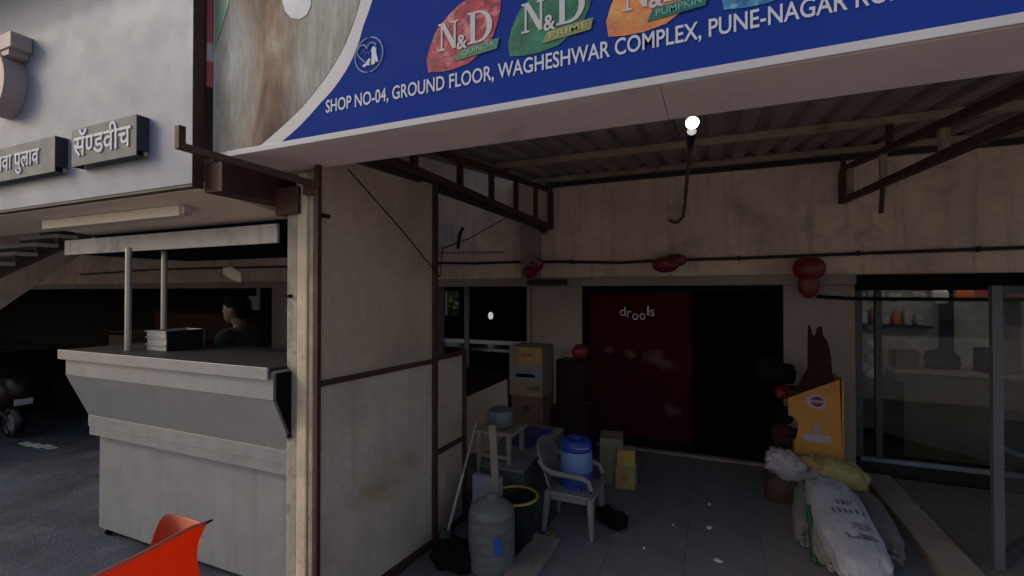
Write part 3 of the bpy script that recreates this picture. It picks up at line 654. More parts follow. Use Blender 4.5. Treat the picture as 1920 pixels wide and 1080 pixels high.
# ================================================================== COUNTER
ct = thing('food_counter', 'grey sheet steel food counter with sloping front and overhanging top', 'counter', (-3.4, 2.4, 0))
CX0, CX1 = -4.51, -2.32
bx('top_sheet', STEELT, ct, CX0, CX1, 1.905, 2.62, 1.452, 1.472, .003)
bx('front_lip', STEEL, ct, CX0-.005, CX1+.005, 1.890, 1.904, 1.405, 1.476, .003)
bx('upper_band', STEEL, ct, CX0+.045, CX1+.02, 1.918, 2.6, 1.287, 1.451, .002)
MB().hexa([Vector(v) for v in ((CX0+.045, 1.918, 1.285), (CX1+.02, 1.918, 1.285), (CX1+.02, 2.6, 1.285), (CX0+.045, 2.6, 1.285))],
          [Vector(v) for v in ((CX0+.045, 2.06, .957), (CX1+.02, 2.06, .957), (CX1+.02, 2.6, .957), (CX0+.045, 2.6, .957))]).build('sloping_front', STEELD, ct)
bx('middle_band', STEEL, ct, CX0+.045, CX1+.03, 2.058, 2.6, .868, .955, .003)
bx('lower_band', STEEL, ct, CX0+.047, CX1+.03, 2.066, 2.6, .80, .866, .003)
bx('base_panel', STEEL, ct, CX0+.085, CX1+.03, 2.115, 2.58, .07, .799, .004)
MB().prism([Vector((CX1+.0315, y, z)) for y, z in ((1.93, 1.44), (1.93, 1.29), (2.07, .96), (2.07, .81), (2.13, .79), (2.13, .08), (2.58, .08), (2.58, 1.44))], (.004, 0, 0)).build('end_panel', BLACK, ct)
bx('bottom_rail', DKSTEEL, ct, CX0+.11, CX1+.02, 2.15, 2.55, .04, .069)
for x in (CX0+.14, CX1-.08):
    for y in (2.16, 2.5):
        MB().tube([(x-.012, y, .036), (x+.012, y, .036)], .035, 14).build('caster', BLACKP, ct)
# hood on pipes
hd = thing('food_stall_hood', 'long white painted hood board on thin steel pipes above the counter', 'hood', (-3.9, 2.3, 1.47))
HY = 2.2
bx('front_board', HOODM, hd, -5.16, -2.61, HY, HY+.02, 2.226, 2.352, .003)
bx('canopy_box', BLACK, hd, -5.14, -2.63, HY+.021, 3.25, 2.235, 2.3, .003)
bx('hood_duct', BLACK, hd, -4.75, -2.37, HY+.06, 3.2, 2.301, sz(HY+.06)-.002 if False else 2.285+.012, .0) if False else MB().hexa([Vector(v) for v in ((-4.85, 2.27, 2.302), (-2.38, 2.27, 2.302), (-2.38, 3.2, 2.26+.041), (-4.85, 3.2, 2.301))], [Vector(v) for v in ((-4.85, 2.27, sz(2.27)-.003), (-2.38, 2.27, sz(2.27)-.003), (-2.38, 2.7, sz(2.7)-.003), (-4.85, 2.7, sz(2.7)-.003))]).build('hood_duct', BLACK, hd)
for px, py in ((240, 657), (307, 644)):
    q = at(px, py, Z=1.4735); 
    if px > 300: q = Vector((-4.02, 2.335, 1.4735)); q = at(307, 648, Z=1.4735)
    MB().tube([(q.x, q.y, 1.473), (q.x, q.y, 2.2355)], .021, 12).build('pipe', CHROME, hd)
# trays
def tray(x0, x1, y0, y1, z, h, label, n=3):
    t = thing('steel_tray', label, 'tray', ((x0+x1)/2, (y0+y1)/2, z))
    m_ = mat('tray_steel', (.42, .42, .42), .4, metal=.3, var=.15); wt = .006
    bx('base', m_, t, x0+.01, x1-.01, y0+.01, y1-.01, z, z+wt)
    for a in ((x0, x1, y0, y0+wt), (x0, x1, y1-wt, y1), (x0, x0+wt, y0+wt, y1-wt), (x1-wt, x1, y0+wt, y1-wt)):
        bx('side', BLACKP if a[0] > x0+.01 else m_, t, *a, z+.001, z+h, .001)  # right hand side coloured dark to imitate its shaded face
    bx('rim', m_, t, x0-.012, x0-.0005, y0-.012, y1+.012, z+h-.008, z+h); bx('rim', m_, t, x0-.012, x1+.012, y0-.012, y0-.0005, z+h-.009, z+h-.001)
    return t
tray(-3.89, -3.665, 2.15, 2.43, 1.473, .05, 'shallow steel tray at the bottom of the stack on the counter')
tray(-3.892, -3.667, 2.152, 2.432, 1.5235, .05, 'shallow steel tray in the middle of the stack on the counter')
tray(-3.89, -3.665, 2.148, 2.43, 1.574, .045, 'open steel tray on top of the stack on the counter')
bw = tag(MB().lathe((-4.05, 2.42, 1.473), [(.05, 0), (.12, .03), (.16, .09), (.165, .092), (.158, .092), (.115, .034), (0, .01)], 24).build('mixing_bowl', BLACKP), 'dark shallow bowl on the counter beside the stacked trays', 'bowl')
hl = thing('hanging_card', 'small white card hanging on the beam above the cook', 'card', at(432, 515, Y=3.3))
MB().prism([at(418, 502, Y=3.2), at(434, 500, Y=3.2), at(452, 512, Y=3.2), at(451, 530, Y=3.2), at(436, 524, Y=3.2), at(418, 514, Y=3.2)], (0, .004, 0)).build('sheet', TUBEM, hl)
MB().tube([at(432, 502, Y=3.202), Vector((at(432, 502, Y=3.2).x, 3.2, 2.236))], .003, 6).build('string', BLACK, hl)
# dark furniture behind the counter
ck = thing('back_cabinet', 'dark red brown cabinet in the gloom behind the counter', 'cabinet', (-8, 5.2, 0))
for z0, z1 in ((0.02, .55), (.56, 1.1), (1.11, 1.55)):
    bx('drawer', DARKRED, ck, -9.2, -7.2, 5.2, 5.75, z0, z1, .01)
bx('top', BLACK, ck, -9.25, -7.15, 5.18, 5.77, 1.551, 1.6)
random.seed(12)
for k, (x, y, z, w, h, m_) in enumerate([(-7.6, 4.5, 0, .5, .42, DARKRED), (-7.58, 4.52, .421, .48, .4, DARKIN), (-7.0, 4.45, 0, .5, .5, KRAFT2), (-7.02, 4.47, .501, .44, .38, DARKRED), (-8.4, 4.4, 0, .6, .55, DARKIN), (-8.38, 4.42, .551, .5, .4, DARKRED), (-9.4, 4.2, 0, .6, .5, DARKRED), (-7.05, 4.5, .882, .4, .3, DARKIN), (-8.4, 4.45, .952, .45, .35, KRAFT2)]):
    cr_ = thing('storage_crate', 'dark crate in the stacks behind the food counter', 'crate', (x, y, z), 'crates stacked behind the food counter')
    bx('crate_body', m_, cr_, x-w/2, x+w/2, y-.22, y+.22, z, z+h, .012); bx('crate_rim', BLACK, cr_, x-w/2-.01, x+w/2+.01, y-.232, y-.2205, z+h-.05, z+h-.01)
gc = thing('gas_cylinder', 'dull red gas cylinder beside the crates behind the counter', 'gas cylinder', (-6.3, 4.3, 0))
MB().lathe((-6.3, 4.3, 0), [(.14, 0), (.155, .04), (.155, .42), (.12, .50), (.05, .53), (.03, .56)], 24).build('tank', mat('cylinder_red', (.10, .02, .015), .5, var=.3), gc); MB().tube([(-6.3+.09*math.cos(a), 4.3+.09*math.sin(a), .60) for a in [k*math.pi/9 for k in range(19)]], .012, 8).build('guard_ring', DARKRED, gc)
for k in range(3): bx('guard_post', DARKRED, gc, -6.3+.088*math.cos(k*2.1)-.01, -6.3+.088*math.cos(k*2.1)+.01, 4.3+.088*math.sin(k*2.1)-.008, 4.3+.088*math.sin(k*2.1)+.008, .49, .60)
tag(MB().box(-6.9, -6.0, 4.6, 5.1, 0, .95).build('storage_chest', DARKIN, bevel=.02), 'black storage chest in the dark behind the counter', 'chest')
tag(MB().box(at(462, 560, Y=5.78).x, at(486, 560, Y=5.78).x, 5.77, 5.798, at(470, 655, Y=5.78).z, at(470, 555, Y=5.78).z).build('wall_notice', mat('notice_print', (.3, .27, .26), .6, var=.6, scale=22), bevel=.002), 'printed notice sheet on the wall behind the cook', 'notice')
pp = at(484, 540, Y=5.75); tag(MB().tube([(pp.x, 5.76, .0), (pp.x, 5.76, 1.985)], .03, 10).build('drain_pipe', PLAST2), 'thin vertical pipe on the wall behind the cook', 'pipe')

# ================================================================== POST AND PARTITION
po = thing('canopy_post', 'square cream painted post at the corner of the partition', 'post', (-2.2, 2.07, 0))
bx('shaft', POSTC, po, -2.235, -2.155, 2.02, 2.10, 0, 2.60, .012)
bx('backing_post', POSTG, po, -2.325, -2.238, 2.03, 2.12, 0, 2.52, .01)
bx('side_strip', POSTG, po, -2.153, -2.118, 2.03, 2.10, 0, 2.60, .006)
bx('collar', RUST, po, -2.16, -2.05, 1.99, 2.018, 2.46, 2.53, .004)
for z in (1.88, 1.06): MB().tube([(-2.29, 2.031, z), (-2.29, 2.012, z)], .011, 10).build('bolt', BLACK, po)
pt = thing('partition_panel', 'tall beige sheet partition in a brown angle frame', 'partition', (-1.97, 2.7, 0))
def PX(y): return -2.06+(y-1.98)*.105 if y < 3.04 else -1.95+(y-3.04)*.02
def ppan(name, y0, y1, z0, z1, m, th=.006):
    return MB().hexa([Vector((PX(y0), y0, z0)), Vector((PX(y0)-th, y0, z0)), Vector((PX(y0)-th, y0, z1)), Vector((PX(y0), y0, z1))],
                     [Vector((PX(y1), y1, z0)), Vector((PX(y1)-th, y1, z0)), Vector((PX(y1)-th, y1, z1)), Vector((PX(y1), y1, z1))]).build(name, m, pt)
ppan('upper_sheet', 2.02, 3.02, 1.40, 2.72, SHEET)
lowm = mat('partition_sheet_low', (.62, .485, .41), .55, var=.24, scale=1.3, stain=((.40, .28, .10), 1.9, .58, .72), streak=(.40, .34, .28), bump=.08, bscale=8)
spot(lowm, tuple(at(715, 915, X=-1.99)), .32, (.34, .22, .07), (1, .9, 2.0))
spot(lowm, tuple(at(765, 860, X=-1.98)), .2, (.36, .27, .12), (1, 1, 2.2))
ppan('lower_sheet', 2.02, 3.02, .05, 1.37, lowm)
def pbar(y0, z0, y1, z1, w=.035, m=RUST, nm='frame_bar'):
    return MB().bar((PX(y0)+.006, y0, z0), (PX(y1)+.006, y1, z1), w, w).build(nm, m, pt, .003)
pbar(2.0, 0, 2.0, 2.72, .028, nm='frame_upright'); pbar(3.035, 0, 3.035, 2.74, .042, nm='frame_upright')
pbar(2.02, 1.385, 3.01, 1.385, .032); pbar(2.02, .03, 3.01, .03, .045)
MB().tube([(PX(2.02)+.02, 2.016, 2.34), (PX(2.02)+.06, 2.03, 2.33)], .012, 8).build('hinge_pin', BLACK, pt)
ppan('short_upper_sheet', 3.06, 3.46, .70, 1.38, SHEET); ppan('short_lower_sheet', 3.06, 3.46, .05, .66, SHEET)
pbar(3.06, 1.40, 3.47, 1.40, .035); pbar(3.06, .68, 3.46, .68, .03); pbar(3.48, 0, 3.48, 1.42, .035, nm='frame_upright'); pbar(3.06, .03, 3.46, .03, .035)
# thin wire across the panel
wr = tag(MB().tube([(-1.955, 2.13, 2.62), (-1.93, 2.6, 2.33), (-1.90, 3.04, 2.02), at(830, 466, X=-1.90), at(880, 447, X=-1.9), at(950, 408, X=-1.9)], .0045, 6).build('hanging_wire', BLACK), 'thin dark wire slung diagonally across the beige partition', 'wire')

# ================================================================== THE COOK
def person():
    root = thing('person', 'person in dark olive shirt standing behind the counter looking aside', 'person', (-3.84, 2.85, .13))
    bd2 = tag(bx('duckboard', WOOD, None, -4.5, -2.9, 2.66, 3.3, .0, .12, .006), 'low wooden duckboard behind the food counter', 'duckboard')
    c = Vector((-3.84, 2.86, .12))
    def rem(mb, name, m, parent, vox=.014, sm=6):
        o = mb.build(name, m, parent); r = o.modifiers.new('r', 'REMESH'); r.mode = 'VOXEL'; r.voxel_size = vox; r.use_smooth_shade = True
        s_ = o.modifiers.new('s', 'SMOOTH'); s_.iterations = sm; s_.factor = .5
        dg = bpy.context.evaluated_depsgraph_get(); bpy.context.view_layer.update(); dg = bpy.context.evaluated_depsgraph_get()
        me = D.meshes.new_from_object(o.evaluated_get(dg)); o.modifiers.clear(); o.data = me
        me.materials.clear(); me.materials.append(m); me.polygons.foreach_set('use_smooth', [True]*len(me.polygons)); return o
    def P(x, y, z): return c+Vector((x, y, z))
    # he faces -x, turned a little to the street; forward f = (-.93,-.36)
    f = Vector((-.95, -.31, 0)); s = Vector((.31, -.95, 0))      # s: his left side, towards the counter
    def Q(a, b, z): return c+f*a+s*b+Vector((0, 0, z))
    def limb(mb, pts): mb.tube([p for p, r in pts], [r for p, r in pts], 12)
    B = MB()
    B.blob(Q(.01, 0, 1.18), (.13, .17, .30), (0, 0, math.atan2(f.y, f.x)), 2.5, 0)
    B.blob(Q(0, 0, .92), (.12, .155, .14), (0, 0, math.atan2(f.y, f.x)), 2.4, 0)
    for b in (-.19, .19): B.blob(Q(0, b*.9, 1.41), (.065, .065, .065), p=2, noise=0)
    limb(B, [(Q(-.015, 0, 1.40), .07), (Q(.0, 0, 1.50), .054), (Q(.03, 0, 1.56), .055)])
    B.blob(Q(.045, 0, 1.635), (.098, .074, .115), (0, .12, math.atan2(f.y, f.x)), 2.1, 0)     # skull
    B.blob(Q(.085, 0, 1.575), (.055, .052, .065), (0, .2, math.atan2(f.y, f.x)), 2.2, 0)      # jaw
    B.tube([Q(.133, 0, 1.645), Q(.158, 0, 1.610), Q(.142, 0, 1.598)], [.011, .018, .012], 10)   # nose
    B.tube([Q(.128, -.022, 1.567), Q(.138, 0, 1.569), Q(.128, .022, 1.567)], [.008, .012, .008], 8)  # lips
    B.tube([Q(.122, -.04, 1.664), Q(.139, 0, 1.662), Q(.122, .04, 1.664)], [.012, .013, .012], 8)  # brow
    for b in (-.075, .075): B.blob(Q(.03, b, 1.625), (.024, .010, .034), (0, 0, math.atan2(f.y, f.x)), 2, 0)
    hands = []
    for b, el, ha in ((.19, Q(.08, .27, 1.12), Q(.30, .20, 1.20)), (-.19, Q(.06, -.27, 1.10), Q(.28, -.18, 1.18))):
        limb(B, [(Q(0, b, 1.41), .052), (el, .04), (ha, .026)])
        d_ = (ha-el).normalized(); side = d_.cross(Vector((0, 0, 1))).normalized()
        B.blob(ha+d_*.045, (.05, .034, .02), (0, 0, math.atan2(d_.y, d_.x)), 2.4, 0, nu=14, nv=8)
        for k, (o_, ln) in enumerate(((-.027, .06), (-.009, .072), (.009, .068), (.027, .052))):
            p0 = ha+d_*.08+side*o_; p1 = p0+d_*ln*.55+Vector((0, 0, -.006)); p2 = p1+d_*ln*.45+Vector((0, 0, -.022))
            B.tube([p0, p1, p2], [.009, .0085, .007], 7)
        B.tube([ha+d_*.03+side*.03, ha+d_*.06+side*.055, ha+d_*.085+side*.052+Vector((0, 0, -.01))], [.011, .010, .008], 7)
    for b in (-.09, .09):
        limb(B, [(Q(0, b, .90), .085), (Q(.03, b*1.05, .48), .058), (Q(0, b*1.1, .08), .038)])
        B.blob(Q(.06, b*1.1, .035), (.12, .042, .035), (0, 0, math.atan2(f.y, f.x)), 2.6, 0)
    body = rem(B, 'body', SKIN, root, .009, 3)
    S = MB(); S.blob(Q(.01, 0, 1.17), (.142, .185, .315), (0, 0, math.atan2(f.y, f.x)), 2.6, .02)
    for b, el in ((.19, Q(.08, .27, 1.12)), (-.19, Q(.06, -.27, 1.10))):
        S.blob(Q(0, b*.9, 1.40), (.078, .078, .075), p=2, noise=0); limb(S, [(Q(0, b, 1.41), .068), (Q(0, b, 1.41).lerp(el, .75), .058)])
    S.tube([Q(-.02, 0, 1.44), Q(-.008, 0, 1.485)], [.085, .066], 14)
    rem(S, 'shirt', SHIRT, root, .014, 4)
    T = MB(); T.blob(Q(0, 0, .93), (.135, .17, .13), (0, 0, math.atan2(f.y, f.x)), 2.4, 0)
    for b in (-.09, .09): limb(T, [(Q(0, b, .90), .098), (Q(.03, b*1.05, .48), .072), (Q(0, b*1.1, .10), .058)])
    rem(T, 'trousers', TROUS, root, .016, 4)
    H = MB(); H.blob(Q(.022, 0, 1.685), (.108, .086, .088), (0, -.18, math.atan2(f.y, f.x)), 2.2, .08, 3, nf=7)
    H.blob(Q(-.028, 0, 1.63), (.062, .080, .085), (0, 0, math.atan2(f.y, f.x)), 2.2, .06, 5, nf=7)
    H.blob(Q(.085, 0, 1.728), (.055, .062, .032), (0, .1, math.atan2(f.y, f.x)), 2.2, .1, 8, nf=7)
    rem(H, 'hair', HAIR, root, .008, 2)
    for b in (-.031, .031):
        MB().blob(Q(.127, b, 1.642), (.008, .012, .007), (0, 0, math.atan2(f.y, f.x)), 2, 0, nu=10, nv=6).build('eye', BLACKP, body)
person()

# ================================================================== STAIRS, SCOOTER AT THE FAR LEFT
sr = thing('concrete_staircase', 'pale concrete staircase rising beyond the food stall', 'staircase', (-9, 3.4, 0))
SXc = -9.0
STW = mat('stair_white', (.78, .75, .70), .7, var=.1)
for k in range(-12, 7):
    y1 = 3.30+(k-2)*.235; z = 2.33+(k-2)*.15
    bx('tread', STW, sr, SXc-1.1, SXc, y1-.26, y1, z-.055, z, .004)
    bx('riser', PLAST2, sr, SXc-1.1, SXc-.03, y1-.03, y1, z+.001, z+.094) if k < 6 else None
MB().hexa([Vector((SXc-.02, 2.5, 1.06)), Vector((SXc-1.08, 2.5, 1.06)), Vector((SXc-1.08, 2.5, 1.66)), Vector((SXc-.02, 2.5, 1.66))],
          [Vector((SXc-.02, 4.4, 2.82)), Vector((SXc-1.08, 4.4, 2.82)), Vector((SXc-1.08, 4.4, 2.92)), Vector((SXc-.02, 4.4, 2.92))]).build('sloping_slab', PLAST, sr)
MB().hexa([Vector((SXc-.02, -.15, .0)), Vector((SXc-1.08, -.15, .0)), Vector((SXc-1.08, -.15, .01)), Vector((SXc-.02, -.15, .01))], [Vector((SXc-.02, 2.499, 1.06)), Vector((SXc-1.08, 2.499, 1.06)), Vector((SXc-1.08, 2.499, 1.66)), Vector((SXc-.02, 2.499, 1.66))]).build('lower_slab', PLAST, sr)
bx('support_wall', DARKIN, sr, SXc-1.08, SXc-.95, 2.0, 4.3, 0, 1.0)

sc_ = thing('parked_scooter', 'dark parked scooter beside the stall at the edge of the asphalt', 'scooter', (-7.2, 2.35, 0))
SO = at(26, 822, Z=0)
sx, sy = SO.x, SO.y
def wheel(x):
    t = MB()
    for k in range(24):
        pass
    ring_ = [(.16*math.cos(a)+0, .16*math.sin(a)) for a in [2*math.pi*k/24 for k in range(25)]]
    t.tube([(x, sy+a, .215+b) for a, b in ring_], .055, 10, cap=False)
    w = t.build('wheel', BLACKP, sc_); MB().tube([(x-.03, sy, .215), (x+.03, sy, .215)], .11, 18).build('rim', ALUL, w); return w
def wheel_x(cx):
    t = MB(); t.tube([(cx+.16*math.cos(a), sy, .215+.16*math.sin(a)) for a in [2*math.pi*k/24 for k in range(25)]], .055, 10, cap=False)
    w = t.build('wheel', BLACKP, sc_); MB().tube([(cx, sy-.03, .215), (cx, sy+.03, .215)], .11, 18).build('rim', ALUL, w); return w
wheel_x(sx); wheel_x(sx-1.25)
SCM = mat('scooter_paint', (.02, .008, .010), .3, var=.2)
MB().blob((sx-.25, sy, .60), (.52, .17, .22), (0, -.12, 0), 2.8, .02).build('rear_body', SCM, sc_)
MB().blob((sx-.30, sy, .83), (.40, .15, .075), (0, -.05, 0), 2.8, .02).build('seat', BLACK, sc_)
MB().blob((sx-.75, sy, .32), (.38, .15, .06), p=3.5, noise=0).build('footboard', SCM, sc_)
MB().blob((sx-1.12, sy, .68), (.07, .2, .38), (0, -.28, 0), 2.8, 0).build('front_shield', SCM, sc_)
MB().blob((sx-1.0, sy, 1.06), (.14, .13, .10), p=2.4, noise=0).build('headlamp_cowl', SCM, sc_)
MB().tube([(sx-.95, sy-.34, 1.10), (sx-1.0, sy, 1.05), (sx-.95, sy+.34, 1.10)], .018, 8).build('handlebar', BLACKP, sc_)
MB().blob((sx+.20, sy, .70), (.03, .09, .045), p=2.8, noise=0).build('tail_lamp', mat('lamp_lens', (.35, .1, .09), .2), sc_)
bx('number_plate', mat('plate_white', (.6, .58, .56), .4), sc_, sx+.235, sx+.245, sy-.09, sy+.09, .46, .54, .003)
MB().tube([(sx-.05, sy, .215), (sx-.35, sy-.1, .45)], .035, 8).build('suspension_arm', BLACKP, sc_)
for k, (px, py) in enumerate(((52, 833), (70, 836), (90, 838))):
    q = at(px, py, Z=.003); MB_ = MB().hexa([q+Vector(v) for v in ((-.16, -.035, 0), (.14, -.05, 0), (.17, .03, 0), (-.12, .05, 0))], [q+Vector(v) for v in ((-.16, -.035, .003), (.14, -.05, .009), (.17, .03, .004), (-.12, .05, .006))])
    tag(MB_.build('sun_patch_strip', mat('paper_and_sun_white', (.7, .68, .63), .7)), 'white strip standing in for sunlight on the asphalt near the scooter', 'sun patch', 'sunlight strips near the scooter')  # thin white strips put in for sunlit patches on the ground

# ================================================================== ORANGE CURLED SHEET IN FRONT OF THE COUNTER
def ray_at(px, py, dist):
    p = at(px, py, Z=0) - Vector((0, 0, CAMH)); h = Vector((p.x, p.y)).length
    return Vector((0, 0, CAMH)) + p*(dist/h)
og = thing('curled_orange_sheet', 'bright orange curled plastic sheet with a pointed corner before the counter', 'plastic sheet', (-1.6, .95, 0))
near_top = [ray_at(x, y, d_) for x, y, d_ in ((60, 1135, 1.62), (180, 1080, 1.66), (240, 1051, 1.70), (290, 1026, 1.74), (330, 1004, 1.79), (362, 988, 1.84), (392, 977, 1.90))]
def right_edge(t):  # outline of the right border going down
    pts = [(392, 977, 1.90), (378, 1003, 1.87), (371, 1022, 1.85), (370, 1045, 1.84), (376, 1075, 1.85), (386, 1110, 1.87)]
    i = min(int(t*(len(pts)-1)), len(pts)-2); u = t*(len(pts)-1)-i
    a = [pts[i][k]*(1-u)+pts[i+1][k]*u for k in range(3)]; return ray_at(*a)
def sheet(rows, name, m, th=.006):
    nR, nC = len(rows), len(rows[0]); mb = MB(); mb.add([v for r_ in rows for v in r_], [(i*nC+j, i*nC+j+1, (i+1)*nC+j+1, (i+1)*nC+j) for i in range(nR-1) for j in range(nC-1)])
    mb.smooth = True
    o = mb.build(name, m, og, sharp=180); s_ = o.modifiers.new('solid', 'SOLIDIFY'); s_.thickness = th; s_.offset = 0
    ss = o.modifiers.new('sub', 'SUBSURF'); ss.levels = 1; ss.render_levels = 2; return o
rows = [near_top]
re = [right_edge(k/8) for k in range(1, 9)]
for k, e in enumerate(re):
    base_ = near_top[-1]; dv = e-base_
    row = []
    for j, p in enumerate(near_top):
        u = j/(len(near_top)-1)
        row.append(p+Vector((dv.x*u**3, dv.y*u**3, dv.z))+Vector((.03, .05, 0))*math.sin(u*3.1)*(-.3*k/8))
    rows.append(row)
last = rows[-1]
for k in range(1, 5):
    rows.append([Vector((p.x*(1-.02*k), p.y*(1-.02*k), p.z+(0.0-p.z)*k/4+.004)) for p in last])
sheet(rows, 'front_face', ORANGE)
LIN = mat('orange_plastic_inside', (.62, .17, .09), .45, var=.12, scale=4)
top2 = [ray_at(x, y, d_) for x, y, d_ in ((391, 977, 1.905), (372, 972, 1.99), (350, 965, 2.05), (330, 960, 2.08), (318, 958, 2.09), (308, 962, 2.09), (298, 975, 2.07), (290, 995, 2.04), (282, 1018, 2.0), (272, 1050, 1.96))]
rows2 = [top2]
for k in range(1, 7):
    rows2.append([p+(right_edge(min(1, .9*k/2.))-near_top[-1])*Vector((1, 1, 0)).length*0+Vector((-.055, -.045, 0))*min(1., k/1.5)*(1-j/9)+Vector((0, -.012*k, (0.01-p.z)*k/6)) for j, p in enumerate(top2)])
sheet(rows2, 'rear_curl', LIN)
MB().tube([p+Vector((0, 0, .001)) for p in near_top[:-1]]+[ray_at(386, 981, 1.89)], .0055, 8).build('rolled_edge', LIN, og)
MB().tube([ray_at(383, 982, 1.885), ray_at(398, 975, 1.9)], [.006, .004], 8).build('tip_cap', BLACKP, og)

# ================================================================== CLUTTER UNDER THE LEAN-TO
FZ0 = .0165
# mop
mo = thing('mop', 'long thin white handled mop leaning on the beige partition', 'mop', (-1.9, 3.12, 0))
m0 = Vector((-1.885, 3.11, .02)); m1 = at(893, 792, X=-1.76)
mo_c = m0.lerp(m1, .55)
MB().tube([m0+(m1-m0)*.07, mo_c], .0105, 8).build('handle', mat('mop_white', (.62, .6, .58), .4), mo)
MB().tube([mo_c, m1], .010, 8).build('grip_section', mat('mop_grey', (.3, .27, .25), .4), mo)
MB().blob(m0+Vector((0, 0, .02)), (.05, .05, .05), p=2.2, noise=.3, seed=3, nf=5).build('head', SACKG, mo)
# stool with bowl
so = thing('wooden_stool', 'pale wooden stool holding a grey pot behind the partition', 'stool', (-1.72, 3.75, 0))
s_z = at(900, 805, Y=3.7).z
for x, y in ((-1.86, 3.62), (-1.58, 3.62), (-1.86, 3.9), (-1.58, 3.9)): bx('leg', WOOD, so, x-.018, x+.018, y-.018, y+.018, 0.004, s_z, .003)
bx('seat', WOOD, so, -1.90, -1.54, 3.59, 3.94, s_z, s_z+.025, .004)
for z in (s_z-.2,): bx('rung', WOOD, so, -1.842, -1.598, 3.61, 3.63, z, z+.03)
tag(MB().lathe((-1.72, 3.76, s_z+.026), [(.07, 0), (.11, .02), (.13, .09), (.11, .15), (.06, .175), (0, .18)], 22).build('grey_pot', mat('pot_grey', (.17, .17, .17), .4, metal=.3)), 'round grey upturned pot on the pale stool', 'pot')
# leaning pinkish board behind
tag(MB().hexa([Vector((-1.90, 3.9, .6)), Vector((-1.89, 3.88, .6)), at(950, 712, X=-1.72), at(950, 712, X=-1.72)+Vector((.01, 0, .01))],
              [Vector((-1.90, 4.6, .6)), Vector((-1.89, 4.6, .6)), at(955, 800, X=-1.72)+Vector((0, .1, 0)), at(955, 800, X=-1.72)+Vector((.01, .1, 0))]).build('x', SHEET) if False else
    MB().prism([at(872, 746, Y=4.25), at(950, 711, Y=4.25), at(952, 800, Y=4.25), at(930, 845, Y=4.25), at(876, 850, Y=4.25)], (0, .02, 0)).build('leaning_board', mat('board_pinkish', (.30, .235, .215), .7, var=.15)),
    'pinkish cut board standing on edge behind the stool', 'board')
# chest with blue topped lid
ch = thing('chest_cabinet', 'low dark grey chest with blue and white sheet on its lid', 'chest', (-1.6, 4.0, 0))
CHM = mat('chest_grey', (.085, .085, .09), .6, var=.2)
MB().hexa([Vector(v) for v in ((-1.80, 3.55, .004), (-1.40, 3.55, .004), (-1.30, 4.45, .004), (-1.80, 4.45, .004))],
          [Vector(v) for v in ((-1.80, 3.55, .44), (-1.42, 3.55, .44), (-1.36, 4.45, .55), (-1.80, 4.45, .55))]).build('body', CHM, ch, .01)
MB().hexa([Vector(v) for v in ((-1.82, 3.53, .442), (-1.42, 3.53, .442), (-1.36, 4.46, .553), (-1.82, 4.46, .553))],
          [Vector(v) for v in ((-1.82, 3.53, .456), (-1.42, 3.53, .456), (-1.36, 4.46, .567), (-1.82, 4.46, .567))]).build('lid', mat('lid_grey', (.2, .2, .21), .5), ch)
MB().hexa([Vector(v) for v in ((-1.78, 3.95, .510), (-1.50, 3.95, .510), (-1.44, 4.4, .563), (-1.78, 4.4, .563))],
          [Vector(v) for v in ((-1.78, 3.95, .514), (-1.50, 3.95, .514), (-1.44, 4.4, .567), (-1.78, 4.4, .567))]).build('blue_sheet', mat('sheet_blue', (.03, .05, .22), .5), ch)
# cartons
def carton(name, label, x0, x1, y0, y1, z0, z1, m, rot=0, prints=()):
    c0 = Vector(((x0+x1)/2, (y0+y1)/2, z0)); t = thing(name, label, 'carton', c0)
    b = MB().box(x0, x1, y0, y1, z0, z1).build('body', m, t, .004)
    zt = z1; bx('tape', mat('tape_tan', (.36, .28, .17), .35), t, x0+.001, x1-.001, (y0+y1)/2-.025, (y0+y1)/2+.025, z1+.0005, z1+.0012)
    for kind, a in prints:
        X0, X1, Z0, Z1, mm_ = a[:5]
        if kind == 'b': bx('print', mm_, b, x0+X0*(x1-x0), x0+X1*(x1-x0), y0-.0012, y0-.0002, z0+Z0*(z1-z0), z0+Z1*(z1-z0))
        elif kind == 't': put_text('print', a[5], mm_, b, (x0+X0*(x1-x0), y0-.0016, z0+Z0*(z1-z0)), (X1-X0)*(x1-x0), (Z1-Z0)*(z1-z0), offset=.03)
        elif kind == 'c':
            r_ = (X1-X0)/2*(x1-x0); cx = x0+(X0+X1)/2*(x1-x0); cz = z0+Z0*(z1-z0)
            MB().tube([(cx, y0-.0012, cz), (cx, y0-.0002, cz)], r_, 18).build('print', mm_, b)
    t.rotation_euler.z = rot
    return t
INK = mat('ink_dark', (.04, .025, .02), .7); INKB = mat('ink_blue_grey', (.15, .18, .22), .7, var=.3, scale=12); INKO = mat('ink_ochre', (.30, .19, .07), .7)
carton('carton', 'plain brown carton at the foot of the stack by the pier', -2.12, -1.72, 4.92, 5.30, .004, .22, KRAFT2)
carton('carton', 'brown carton with a round dark mark under the printed carton', -2.11, -1.735, 4.90, 5.27, .2215, .745, KRAFT2, 0, (('c', (.36, .58, .72, 0, INK)),))
carton('carton', 'kraft carton with blue grey print band on top of the stack', -2.13, -1.735, 4.88, 5.28, .7465, 1.30, KRAFT, 0,
       (('b', (.30, .97, .62, .97, INKO)), ('b', (.03, .97, .32, .60, INKB)), ('b', (.2, .78, .38, .45, INK)), ('t', (.36, .72, .80, .86, INK, 'WHN')), ('t', (.52, .92, .12, .22, INK, 'U-NG'))))
carton('carton', 'shadowed brown carton beside the tall carton stack', -1.70, -1.30, 5.15, 5.55, .004, .62, mat('carton_dark', (.035, .014, .012), .85, spec=.1))
